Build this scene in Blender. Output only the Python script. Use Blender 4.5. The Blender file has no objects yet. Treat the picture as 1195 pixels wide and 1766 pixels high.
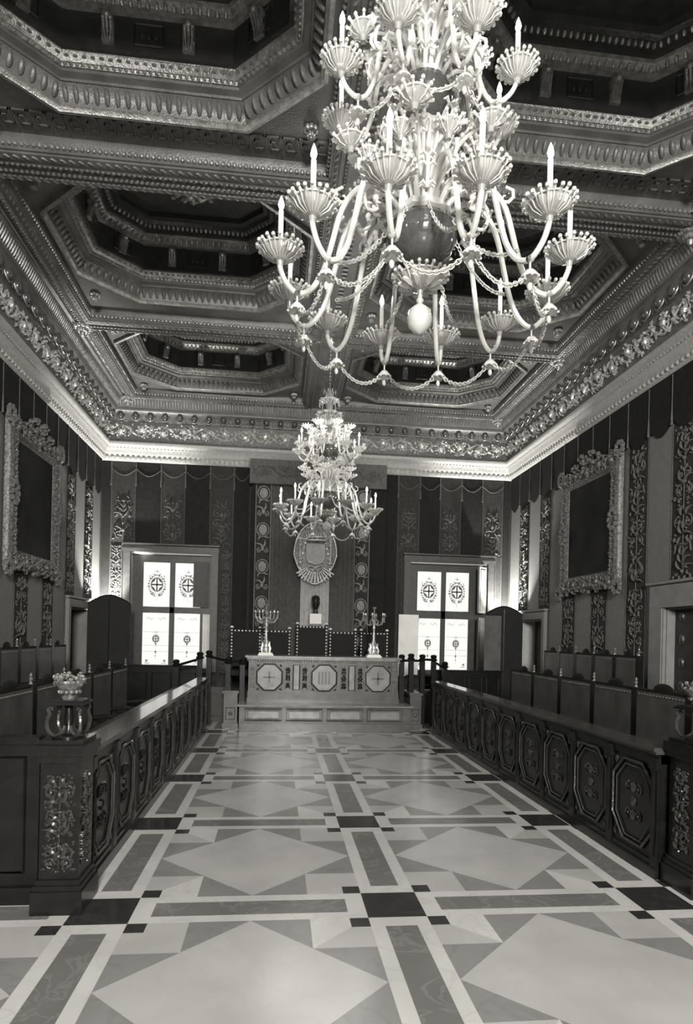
import bpy, math, random
import numpy as np
from mathutils import Vector, Matrix
PI = math.pi
rnd = random.Random(7)
scene = bpy.context.scene
COL = scene.collection

# ------------------------------------------------------------------ camera
cam_d = bpy.data.cameras.new('camera')
cam = bpy.data.objects.new('camera', cam_d); COL.objects.link(cam)
cam_d.sensor_fit = 'HORIZONTAL'; cam_d.sensor_width = 36
cam_d.lens = 1082.48 / 1195 * 36
cam_d.shift_y = (1097.2 - 883) / 1195
YAW, ROLL = 0.1079, 0.0228
cam.location = (0, 0, 1.6)
cam.matrix_world = (Matrix.Translation((0, 0, 1.6)) @ Matrix.Rotation(-YAW, 4, 'Z')
                    @ Matrix.Rotation(PI / 2, 4, 'X') @ Matrix.Rotation(ROLL, 4, 'Z'))
cam_d.clip_start = 0.05; cam_d.clip_end = 100
scene.camera = cam

# ------------------------------------------------------------------ world, exposure, lights
w = bpy.data.worlds.new('world'); scene.world = w; w.use_nodes = True
w.node_tree.nodes['Background'].inputs[0].default_value = (0.8, 0.8, 0.78, 1)
w.node_tree.nodes['Background'].inputs[1].default_value = 0.9
vs = scene.view_settings
vs.view_transform = 'Standard'; vs.look = 'None'; vs.gamma = 1; vs.use_curve_mapping = False
EXPOSURE = 0.75
vs.exposure = EXPOSURE
CANDLE_NEAR_W = 2.1     # each candle of the near chandelier
CANDLE_FAR_W = 6.5      # each candle of the far chandelier
CORNER_W = 800           # lamp behind each corner screen
FILL_W = 1250            # added, unseen fill behind the camera
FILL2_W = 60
WARM = (1.0, 0.985, 0.94)

def light(name, kind, loc, power, size=0.1, rot=None, sy=None, color=WARM):
    d = bpy.data.lights.new(name, kind); d.energy = power; d.color = color
    if kind == 'AREA':
        d.size = size
        if sy: d.shape = 'RECTANGLE'; d.size_y = sy
    else: d.shadow_soft_size = size
    o = bpy.data.objects.new(name, d); o.location = loc
    if rot: o.rotation_euler = rot
    COL.objects.link(o); return o
# unseen fill lamps added behind the camera to brighten the floor and stalls
light('fill_area', 'AREA', (0.7, -6.6, 4.3), FILL_W, 1.8, (math.radians(68), 0, 0))
light('fill_point', 'POINT', (0.7, -1.6, 3.4), FILL2_W, 0.8)

# ------------------------------------------------------------------ materials
T = (1.0, 0.99, 0.945)
def grey(v): return (v * T[0], v * T[1], v * T[2], 1)
def mat(name, v, rough=0.5, metal=0.0, spec=0.5, var=0.0, vs_=6.0, bump=0.0, bs=40.0, coat=0.0, trans=0.0, emit=0.0):
    m = bpy.data.materials.new(name); m.use_nodes = True
    nt = m.node_tree; b = nt.nodes['Principled BSDF']
    b.inputs['Base Color'].default_value = grey(v)
    b.inputs['Roughness'].default_value = rough
    b.inputs['Metallic'].default_value = metal
    b.inputs['Specular IOR Level'].default_value = spec
    b.inputs['Coat Weight'].default_value = coat
    b.inputs['Transmission Weight'].default_value = trans
    if emit:
        b.inputs['Emission Color'].default_value = grey(1); b.inputs['Emission Strength'].default_value = emit
    tc = nt.nodes.new('ShaderNodeTexCoord')
    if var:
        n = nt.nodes.new('ShaderNodeTexNoise'); n.inputs['Scale'].default_value = vs_; n.inputs['Detail'].default_value = 6
        r = nt.nodes.new('ShaderNodeValToRGB')
        r.color_ramp.elements[0].position = .3; r.color_ramp.elements[1].position = .7
        r.color_ramp.elements[0].color = grey(v * (1 - var)); r.color_ramp.elements[1].color = grey(min(1, v * (1 + var)))
        nt.links.new(tc.outputs['Object'], n.inputs['Vector']); nt.links.new(n.outputs['Fac'], r.inputs['Fac'])
        nt.links.new(r.outputs['Color'], b.inputs['Base Color'])
    if bump:
        n2 = nt.nodes.new('ShaderNodeTexNoise'); n2.inputs['Scale'].default_value = bs; n2.inputs['Detail'].default_value = 4
        bp = nt.nodes.new('ShaderNodeBump'); bp.inputs['Strength'].default_value = bump; bp.inputs['Distance'].default_value = .02
        nt.links.new(tc.outputs['Object'], n2.inputs['Vector']); nt.links.new(n2.outputs['Fac'], bp.inputs['Height'])
        nt.links.new(bp.outputs['Normal'], b.inputs['Normal'])
    return m
def marble(name, v, vein, scale, rough=.22, amt=.35):
    m = mat(name, v, rough, var=.1, vs_=2.2)
    nt = m.node_tree; b = nt.nodes['Principled BSDF']
    src = b.inputs['Base Color'].links[0].from_socket
    tc = [n for n in nt.nodes if n.type == 'TEX_COORD'][0]
    nz = nt.nodes.new('ShaderNodeTexNoise'); nz.inputs['Scale'].default_value = scale; nz.inputs['Detail'].default_value = 8; nz.inputs['Distortion'].default_value = 1.6
    s = nt.nodes.new('ShaderNodeMath'); s.operation = 'SUBTRACT'; s.inputs[1].default_value = .5
    a = nt.nodes.new('ShaderNodeMath'); a.operation = 'ABSOLUTE'
    mr = nt.nodes.new('ShaderNodeMapRange'); mr.inputs['From Min'].default_value = 0; mr.inputs['From Max'].default_value = .03
    mr.inputs['To Min'].default_value = amt; mr.inputs['To Max'].default_value = 0
    mx = nt.nodes.new('ShaderNodeMix'); mx.data_type = 'RGBA'
    nt.links.new(tc.outputs['Object'], nz.inputs['Vector']); nt.links.new(nz.outputs['Fac'], s.inputs[0])
    nt.links.new(s.outputs[0], a.inputs[0]); nt.links.new(a.outputs[0], mr.inputs['Value'])
    nt.links.new(mr.outputs['Result'], mx.inputs['Factor']); nt.links.new(src, mx.inputs['A'])
    mx.inputs['B'].default_value = grey(vein); nt.links.new(mx.outputs['Result'], b.inputs['Base Color'])
    return m
M = {}
M['marble_pale'] = marble('pale_marble', .47, .36, 1.4, amt=.12)
M['marble_white'] = marble('white_marble', .60, .42, 2.2, amt=.3)
M['marble_mid'] = marble('mid_grey_marble', .255, .19, 2.0, amt=.4)
M['marble_grey'] = marble('veined_grey_marble', .17, .42, 2.6, amt=.22)
M['marble_dark'] = marble('dark_marble', .03, .08, 3.0, .2, .3)
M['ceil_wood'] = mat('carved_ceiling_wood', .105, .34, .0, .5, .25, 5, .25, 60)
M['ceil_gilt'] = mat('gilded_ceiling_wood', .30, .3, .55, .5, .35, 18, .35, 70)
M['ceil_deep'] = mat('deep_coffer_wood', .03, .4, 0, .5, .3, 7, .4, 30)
M['cornice'] = mat('pale_gilded_cornice', .42, .42, .1, .4, .14, 22, .5, 70)
M['egg'] = mat('polished_dark_egg', .10, .2, .35, .6, .2, 10)
M['frieze'] = mat('frieze_ground', .12, .45, .1, .4, .3, 20, .3, 60)
M['gilt'] = mat('worn_gilt', .56, .28, .5, .5, .4, 25, .5, 50)
M['frame_gilt'] = mat('dark_frame_gilt', .17, .4, .35, .5, .5, 30, .5, 50)
M['gilt_dim'] = mat('dim_gilt', .26, .42, .4, .5, .4, 25, .5, 50)
M['plain_dark'] = mat('dark_plain_cloth', .017, .9, 0, .2, .2, 12)  # on the back wall, the side strips' plain cloth in a shaded tone
M['plain_sheen'] = mat('plain_cloth_sheen', .17, .6, 0, .3, .1, 14)  # same plain cloth, lightened for the sheen on the side walls
M['band_cloth'] = mat('embroidered_ground', .036, .8, 0, .2, .25, 20)
M['thread'] = mat('raised_thread', .105, .8, .0, .3, .3, 30)
M['thread_hi'] = mat('bright_thread', .26, .8, .0, .3, .3, 30)
M['wall'] = mat('dark_wall_cloth', .04, .85, 0, .2, .15, 8)
M['oak'] = mat('dark_varnished_oak', .008, .28, 0, .28, .3, 9, .1, 60, coat=.15)
M['oak_hi'] = mat('carved_oak_relief', .05, .22, .3, .6, .3, 20, .2, 60, coat=.15)
M['oak_top'] = mat('polished_desk_top', .05, .16, 0, .6, .2, 6, coat=.3)
M['desk'] = mat('warm_panelled_wood', .085, .3, .05, .5, .25, 8, .1, 50, coat=.1)
M['desk_hi'] = mat('light_inlaid_wood', .22, .3, .1, .5, .25, 8)
M['black'] = mat('black_inlay', .012, .5)
M['leather'] = mat('seat_leather', .068, .42, 0, .4, .3, 5, .1, 40)
M['leather_dk'] = mat('black_leather', .010, .6, 0, .15, .2, 5)
M['nail'] = mat('bright_nail', .9, .3, .2)
M['brass'] = mat('pale_brass', .5, .25, .8)
M['stone'] = mat('pale_stone_casing', .22, .5, 0, .3, .12, 6)
M['door'] = mat('dark_door', .03, .5, 0, .4, .3, 10)
M['leaf'] = mat('grey_door_leaf', .16, .5, 0, .4, .1, 10)
M['frame'] = mat('window_wood', .06, .4, 0, .4, .2, 12)
M['frame_hi'] = mat('window_reveal', .5, .5, 0, .3, .1, 12)
M['shutter_w'] = mat('white_shutter', .85, .5, 0, .3, .06, 5)
M['shutter_d'] = mat('dark_shutter', .05, .5, 0, .3, .2, 10)
M['shutter_g'] = mat('grey_shutter', .2, .5, 0, .3, .15, 8)
M['screen'] = mat('dark_screen_cloth', .014, .7, 0, .3, .2, 4)
M['screen_grey'] = mat('grey_screen_cloth', .10, .6, 0, .3, .2, 5)
M['pleat'] = mat('pleated_cloth', .10, .6, 0, .3, .2, 12)
M['pale_cloth'] = mat('pale_pleated_cloth', .5, .6, 0, .3, .15, 12)
M['silver'] = mat('silver', .55, .28, .75, .5, .2, 20)
M['white'] = mat('white_marble_block', .8, .5)
M['bronze'] = mat('dark_bronze', .03, .3, .5)
M['canvas'] = mat('dark_painting_canvas', .014, .6, 0, .2, .6, 2.2)
M['glass'] = mat('milky_blown_glass', .66, .14, 0, .7, trans=.30)
M['glass_clear'] = mat('clear_blown_glass', .50, .07, 0, .7, trans=.5)
M['glass_smoke'] = mat('smoky_blown_glass', .10, .06, 0, .8, trans=.45)
M['wax'] = mat('white_wax', .85, .5)
M['flame'] = mat('candle_flame', 1, .5, emit=9)
M['pane'] = mat('daylit_pale_glass', .1, .35, emit=.55)
M['lead'] = mat('painted_glass_mark', .09, .4, 0, .3, .5, 60)
M['lead_lt'] = mat('pale_painted_glass_mark', .32, .4, 0, .3, .5, 60)

# ------------------------------------------------------------------ mesh builder
class MB:
    def __init__(s): s.v = []; s.f = []; s.mi = []; s.n = 0
    def add(s, vs_, fs, mi=0):
        k = s.n; s.v.extend([tuple(map(float, p)) for p in vs_]); s.n += len(vs_)
        for f in fs: s.f.append(tuple(i + k for i in f)); s.mi.append(mi)
        return s
    def box(s, x0, x1, y0, y1, z0, z1, mi=0):
        x0, x1 = sorted((x0, x1)); y0, y1 = sorted((y0, y1)); z0, z1 = sorted((z0, z1))
        v = [(x0,y0,z0),(x1,y0,z0),(x1,y1,z0),(x0,y1,z0),(x0,y0,z1),(x1,y0,z1),(x1,y1,z1),(x0,y1,z1)]
        return s.add(v, [(0,3,2,1),(4,5,6,7),(0,1,5,4),(1,2,6,5),(2,3,7,6),(3,0,4,7)], mi)
    def quad(s, a, b, c, d, mi=0): return s.add([a, b, c, d], [(0,1,2,3)], mi)
    def tube(s, pts, r, n=6, mi=0, cap=True, closed=False, flat=1.0):
        P = [Vector(p) for p in pts]; m = len(P)
        if m < 2: return s
        R = r if hasattr(r, '__len__') else [r] * m
        up = None; V = []; F = []
        for i in range(m):
            if closed: t = P[(i+1) % m] - P[(i-1) % m]
            else: t = P[min(i+1, m-1)] - P[max(i-1, 0)]
            if t.length < 1e-9: t = Vector((0,0,1))
            t.normalize()
            if up is None:
                up = Vector((0,0,1)) if abs(t.z) < .9 else Vector((1,0,0))
            a = up - t * up.dot(t)
            if a.length < 1e-5: a = t.orthogonal()
            a.normalize(); up = a; b = t.cross(a)
            for j in range(n):
                th = 2*PI*j/n; q = P[i] + (a*math.cos(th) + b*math.sin(th)) * R[i]; V.append(q)
        mm = m if closed else m-1
        for i in range(mm):
            for j in range(n):
                i2 = (i+1) % m
                F.append((i*n+j, i*n+(j+1) % n, i2*n+(j+1) % n, i2*n+j))
        if cap and not closed: F.append(tuple(range(n-1, -1, -1))); F.append(tuple((m-1)*n+j for j in range(n)))
        return s.add(V, F, mi)
    def lathe(s, prof, n=20, c=(0,0,0), mi=0, a0=0, wave=0, wn=12):
        V = []; F = []; m = len(prof)
        for (r, z) in prof:
            for j in range(n):
                th = a0 + 2*PI*j/n; rr = r * (1 + wave*math.cos(wn*th))
                V.append((c[0]+rr*math.cos(th), c[1]+rr*math.sin(th), c[2]+z))
        for i in range(m-1):
            for j in range(n): F.append((i*n+j, i*n+(j+1) % n, (i+1)*n+(j+1) % n, (i+1)*n+j))
        return s.add(V, F, mi)
    def ball(s, c, r, n=6, m=4, mi=0):
        if not hasattr(r, '__len__'): r = (r, r, r)
        V = [(c[0], c[1], c[2]-r[2])]; F = []
        for i in range(1, m):
            ph = -PI/2 + PI*i/m
            for j in range(n):
                th = 2*PI*j/n; V.append((c[0]+r[0]*math.cos(ph)*math.cos(th), c[1]+r[1]*math.cos(ph)*math.sin(th), c[2]+r[2]*math.sin(ph)))
        V.append((c[0], c[1], c[2]+r[2])); L = len(V)-1
        for j in range(n):
            F.append((0, 1+(j+1) % n, 1+j)); F.append((L, 1+(m-2)*n+j, 1+(m-2)*n+(j+1) % n))
        for i in range(m-2):
            for j in range(n): F.append((1+i*n+j, 1+i*n+(j+1) % n, 1+(i+1)*n+(j+1) % n, 1+(i+1)*n+j))
        return s.add(V, F, mi)
    def sweep(s, poly, prof, cap=False, mi=0):
        # poly: CCW points in XY; prof: list of (inset, z)
        n = len(poly); P = [Vector((p[0], p[1])) for p in poly]; D = []
        for i in range(n):
            a = (P[i]-P[i-1]).normalized(); b = (P[(i+1) % n]-P[i]).normalized()
            na = Vector((-a.y, a.x)); nb = Vector((-b.y, b.x)); d = (na+nb); d /= (1+na.dot(nb)); D.append(d)
        V = []; F = []
        for (t, z) in prof:
            for i in range(n): q = P[i]+D[i]*t; V.append((q.x, q.y, z))
        for k in range(len(prof)-1):
            for i in range(n): F.append((k*n+i, (k+1)*n+i, (k+1)*n+(i+1) % n, k*n+(i+1) % n))
        if cap: F.append(tuple((len(prof)-1)*n+i for i in range(n-1, -1, -1)))
        return s.add(V, F, mi)
    def merge(s, o, fn, mi=None):
        k = s.n; s.v.extend([tuple(fn(*p)) for p in o.v]); s.n += o.n
        for f, m_ in zip(o.f, o.mi): s.f.append(tuple(i+k for i in f)); s.mi.append(m_ if mi is None else mi)
        return s
    def build(s, name, material, parent=None, smooth=True, loc=None):
        me = bpy.data.meshes.new(name); me.from_pydata(s.v, [], s.f)
        mats = material if isinstance(material, (list, tuple)) else [material]
        for m_ in mats: me.materials.append(M[m_] if isinstance(m_, str) else m_)
        if len(mats) > 1: me.polygons.foreach_set('material_index', s.mi)
        me.update()
        if smooth:
            me.polygons.foreach_set('use_smooth', [True]*len(me.polygons))
            try: me.set_sharp_from_angle(angle=math.radians(38))
            except Exception: pass
        o = bpy.data.objects.new(name, me); COL.objects.link(o)
        if parent is not None: o.parent = parent
        if loc: o.location = loc
        return o
def tag(o, label, cat, group=None):
    o['label'] = label; o['category'] = cat
    if group: o['group'] = group
    return o
def thing(name, label, cat, loc=(0,0,0), rz=0, group=None):
    o = bpy.data.objects.new(name, None); o.empty_display_size = .1; COL.objects.link(o)
    o.location = loc; o.rotation_euler = (0, 0, rz); return tag(o, label, cat, group)
def struct(o): o['kind'] = 'structure'; return o
def sempty(name, loc=(0,0,0)):
    o = bpy.data.objects.new(name, None); o.empty_display_size = .1; COL.objects.link(o); o.location = loc; return struct(o)
def kids(o): return [c for c in bpy.data.objects if c.parent == o]
def dup(root, loc, rz=None, label=None):
    r = root.copy(); COL.objects.link(r); r.location = loc
    if rz is not None: r.rotation_euler = (0, 0, rz)
    if label: r['label'] = label
    for ch in kids(root):
        c = ch.copy(); COL.objects.link(c); c.parent = r
        for g in kids(ch):
            d = g.copy(); COL.objects.link(d); d.parent = c
    return r
ORD = ['first','second','third','fourth','fifth','sixth','seventh','eighth','ninth','tenth','eleventh','twelfth']

# ------------------------------------------------------------------ ornament generators, local (u across, v along, w outward)
def spiral(mb, cx, cy, r0, turns, a0, sgn, rad, n=18, w=.0, tn=5):
    pts = []; rr = []
    for i in range(n):
        t = i/(n-1); a = a0 + sgn*turns*2*PI*t; r = r0*(1-t*.86)
        pts.append((cx+r*math.cos(a), cy+r*math.sin(a), w+rad*.6)); rr.append(rad*(1-.4*t))
    mb.tube(pts, rr, tn); mb.ball(pts[-1], rad*1.7, 6, 4)
def leafy(mb, cx, cy, a, L, rad, tn=5):
    pts = []; rr = []
    for i in range(5):
        t = i/4; ang = a + .7*t
        pts.append((cx+math.cos(ang)*L*t, cy+math.sin(ang)*L*t, rad*.6+L*.12*math.sin(PI*t))); rr.append(rad*(.5+1.6*math.sin(PI*min(.95, t+.1)))*.8)
    mb.tube(pts, rr, tn)
def scroll_run(L, H, seed=1, rad=.013):
    r = random.Random(seed); mb = MB(); step = H*1.28; n = max(1, int(L/step)); step = L/n
    pts = []
    for i in range(n*10+1):
        x = i/10*step; pts.append((x, H/2+math.sin(PI*x/step)*H*.33, rad*.5))
    mb.tube(pts, rad, 5)
    for i in range(n):
        cx = (i+.5)*step; s = 1 if i % 2 == 0 else -1
        spiral(mb, cx, H/2-s*H*.08, H*.33, 1.35, s*PI/2, -s, rad, 20)
        mb.ball((cx, H/2-s*H*.08, rad*2), (rad*3.2, rad*3.2, rad*2.2), 7, 4)
        for k in range(7): leafy(mb, cx, H/2-s*H*.08, 2*PI*k/7+r.random(), H*.30, rad*.8)
        for k in range(12): leafy(mb, cx+(r.random()-.5)*step*1.05, H*(.08+.84*r.random()), r.random()*6.28, H*.22, rad*.75)
        for k in range(12):
            a = r.random()*2*PI; q = H*(.3+.2*r.random())
            mb.ball((cx+q*math.cos(a)*1.2, min(H-.01, max(.01, H/2+q*math.sin(a))), rad), (rad*1.5, rad*1.3, rad*1.6), 5, 3)
        leafy(mb, i*step, H/2, s*1.2, H*.42, rad); leafy(mb, i*step, H/2, -s*1.7, H*.38, rad)
    return mb
def band_motif(Wd, H, seed=1, rad=.008, unit=None):
    r = random.Random(seed); mb = MB(); unit = unit or Wd*1.15; n = max(1, round(H/unit)); u = H/n
    mb.tube([(0, .02, rad*.4), (0, H-.02, rad*.4)], rad*.7, 5)
    for i in range(n):
        y = i*u; kind = (i+seed) % 3
        for s in (-1, 1):
            if kind == 0:
                spiral(mb, s*Wd*.24, y+u*.42, Wd*.21, 1.3, PI/2 if s > 0 else PI/2, -s, rad)
                leafy(mb, s*.01, y+u*.1, PI/2-s*1.0, Wd*.42, rad*1.1); leafy(mb, s*Wd*.12, y+u*.62, PI/2-s*.2, Wd*.34, rad)
            elif kind == 1:
                spiral(mb, s*Wd*.22, y+u*.3, Wd*.19, 1.2, -PI/2, s, rad)
                spiral(mb, s*Wd*.18, y+u*.72, Wd*.15, 1.2, PI/2, -s, rad)
                leafy(mb, s*Wd*.05, y+u*.5, PI/2-s*.8-.35, Wd*.4, rad)
            else:
                for k in range(3): leafy(mb, s*.01, y+u*(.15+.2*k), PI/2-s*(.9-.2*k)-.35, Wd*(.46-.08*k), rad*1.1)
                mb.tube([(s*Wd*.1, y+u*.8, rad*.5), (s*Wd*.34, y+u*.86, rad*.5), (s*Wd*.40, y+u*.62, rad*.5)], rad, 5)
        if kind == 0: mb.ball((0, y+u*.35, rad), (Wd*.09, Wd*.13, rad*2), 8, 5)
        elif kind == 1: mb.ball((0, y+u*.5, rad), (Wd*.12, Wd*.09, rad*2), 8, 5); mb.ball((0, y+u*.82, rad), (Wd*.05, Wd*.08, rad*2), 6, 4)
        else: mb.ball((0, y+u*.12, rad), (Wd*.07, Wd*.07, rad*2), 8, 5); mb.ball((0, y+u*.84, rad), (Wd*.15, Wd*.05, rad*2), 8, 4)
        for k in range(7):
            s = r.choice((-1, 1)); mb.ball((s*Wd*(.1+.36*r.random()), y+u*r.random(), rad*.5), rad*(.9+r.random()*1.0), 5, 3)
            a = r.random()*6.28; bx = Wd*(.12+.3*r.random()); by = y+u*r.random(); 
            for s in (-1, 1): leafy(mb, s*bx, by, a if s > 0 else PI-a-.7, Wd*.16, rad*.9, 4)
    return mb
def on_x(X, sgn, Y0, Z0, dirY=1):   # wall plane at X, outward sgn, u->Y, v->Z
    return lambda u, v, q: (X+sgn*q, Y0+dirY*u, Z0+v)
def on_y(Y, X0, Z0, sgn=-1):        # plane at Y facing -Y
    return lambda u, v, q: (X0+u, Y+sgn*q, Z0+v)
def edge_items(poly, inset, spacing, ends=.0):
    """points along the inset polygon: (x, y, tangent angle)"""
    n = len(poly); P = [Vector((p[0], p[1])) for p in poly]; D = []
    for i in range(n):
        a = (P[i]-P[i-1]).normalized(); b = (P[(i+1) % n]-P[i]).normalized()
        na = Vector((-a.y, a.x)); nb = Vector((-b.y, b.x)); d = (na+nb)/(1+na.dot(nb)); D.append(P[i]+d*inset)
    out = []
    for i in range(n):
        a, b = D[i], D[(i+1) % n]; L = (b-a).length; k = max(1, int((L-2*ends)/spacing)); st = (L-2*ends)/k; t = (b-a)/L
        for j in range(k):
            q = a+t*(ends+st*(j+.5)); out.append((q.x, q.y, math.atan2(t.y, t.x)))
    return out
def oriented(mb, x, y, z, ang, el, n=6, m=4, tilt=0, mi=0):
    """ellipsoid el=(along, across, up) turned to the edge direction"""
    t = MB(); t.ball((0, 0, 0), el, n, m); c, s_ = math.cos(ang), math.sin(ang); ct, st = math.cos(tilt), math.sin(tilt)
    def fn(a, b, q):
        b2 = b*ct-q*st; q2 = b*st+q*ct
        return (x+a*c-b2*s_, y+a*s_+b2*c, z+q2)
    mb.merge(t, fn, mi)

# ------------------------------------------------------------------ room dimensions
XL, XR, YB, YF = -3.58, 4.88, 13.0, -8.5
ZC = 6.30
X0C, Y0R, P_, D_ = 0.7152, 3.7071, 1.6717, 0.3406

# ------------------------------------------------------------------ floor: inlaid marble
def build_floor():
    mb = MB(); c = P_-D_; q = c/4; s = .108; g = .18; wv = (D_-g)/2
    def poly(pts, mi): mb.add([(x, y, 0) for x, y in pts], [tuple(range(len(pts)))], mi)
    def rect(x0, x1, y0, y1, mi): poly([(x0,y0),(x1,y0),(x1,y1),(x0,y1)], mi)
    for i in range(-4, 4):
        for j in range(-8, 7):
            cx = X0C+i*P_; cy = Y0R+j*P_; h = D_/2
            rect(cx-h, cx+h, cy-h, cy+h, 4)                      # dark crossing square
            x0, x1, y0, y1 = cx+h, cx+h+c, cy+h, cy+h+c          # the cell up and right of it
            # strip running in Y above crossing
            rect(cx-h, cx-h+wv, y0, y1, 1); rect(cx+h-wv, cx+h, y0, y1, 1)
            rect(cx-h+wv, cx+h-wv, y0, y0+s, 1); rect(cx-h+wv, cx+h-wv, y1-s, y1, 1); rect(cx-h+wv, cx+h-wv, y0+s, y1-s, 3)
            rect(x0, x1, cy-h, cy-h+wv, 1); rect(x0, x1, cy+h-wv, cy+h, 1)
            rect(x0, x0+s, cy-h+wv, cy+h-wv, 1); rect(x1-s, x1, cy-h+wv, cy+h-wv, 1); rect(x0+s, x1-s, cy-h+wv, cy+h-wv, 3)
            mx, my = (x0+x1)/2, (y0+y1)/2
            poly([(mx,y0),(x1,my),(mx,y1),(x0,my)], 0)
            for sx in (0, 1):
                for sy in (0, 1):
                    def p(u, v): return (x0+u if sx == 0 else x1-u, y0+v if sy == 0 else y1-v)
                    fl = (sx != sy)
                    def pp(pts, mi):
                        L = [p(u, v) for u, v in pts]; poly(L[::-1] if fl else L, mi)
                    pp([(0,0),(s,0),(s,s),(0,s)], 4)
                    pp([(s,0),(q,0),(q,q),(s,s)], 1 if (i+j+sx) % 2 else 0); pp([(s,s),(q,q),(0,q),(0,s)], 0)
                    pp([(q,0),(c/2,0),(q,q)], 2); pp([(0,q),(q,q),(0,c/2)], 2)
    # keep inside the room
    o = mb.build('floor', ['marble_pale','marble_white','marble_mid','marble_grey','marble_dark'], smooth=False)
    struct(o)
    b = MB(); b.box(XL-.3, XR+.3, YF-.3, YB+.3, -.2, -.004); b.build('floor_slab', 'marble_dark', o, smooth=False)
build_floor()

# ------------------------------------------------------------------ walls with openings
WIN = [(-3.0, -1.36, .83, 3.20), (2.70, 4.42, .83, 3.20)]
def build_walls():
    mb = MB(); xs = XL-.3
    y0, y1 = YB, YB+.5
    for (a, b, c, d) in WIN:
        mb.box(xs, a, y0, y1, -.1, 6.6) if a < 0 else mb.box(WIN[0][1], a, y0, y1, -.1, 6.6)
        mb.box(a, b, y0, y1, -.1, c); mb.box(a, b, y0, y1, d, 6.6); xs = b
    mb.box(WIN[1][1], XR+.3, y0, y1, -.1, 6.6)
    struct(mb.build('wall_back', 'wall', smooth=False))
    # left wall with a door opening, right wall with two
    def side(name, X, sg, doors):
        m = MB(); xa, xb = (X-.3, X) if sg > 0 else (X, X+.3)
        y = YF
        for (a, b, z) in doors:
            m.box(xa, xb, y, a, -.1, 6.6); m.box(xa, xb, a, b, z, 6.6); y = b
        m.box(xa, xb, y, YB, -.1, 6.6)
        for (a, b, z) in doors: m.box(X-sg*.6 if sg > 0 else X+.58, X-sg*.6-.02 if sg > 0 else X+.6, a-.1, b+.1, -.1, z+.1)
        struct(m.build(name, 'wall', smooth=False))
    side('wall_left', XL, 1, [(11.15, 12.30, 2.0)])
    side('wall_right', XR, -1, [(5.9, 7.46, 2.05), (11.15, 12.25, 2.0)])
    m = MB(); m.box(XL-.3, XR+.3, YF-.3, YF, -.1, 6.6); struct(m.build('wall_front', 'wall', smooth=False))
build_walls()

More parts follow.
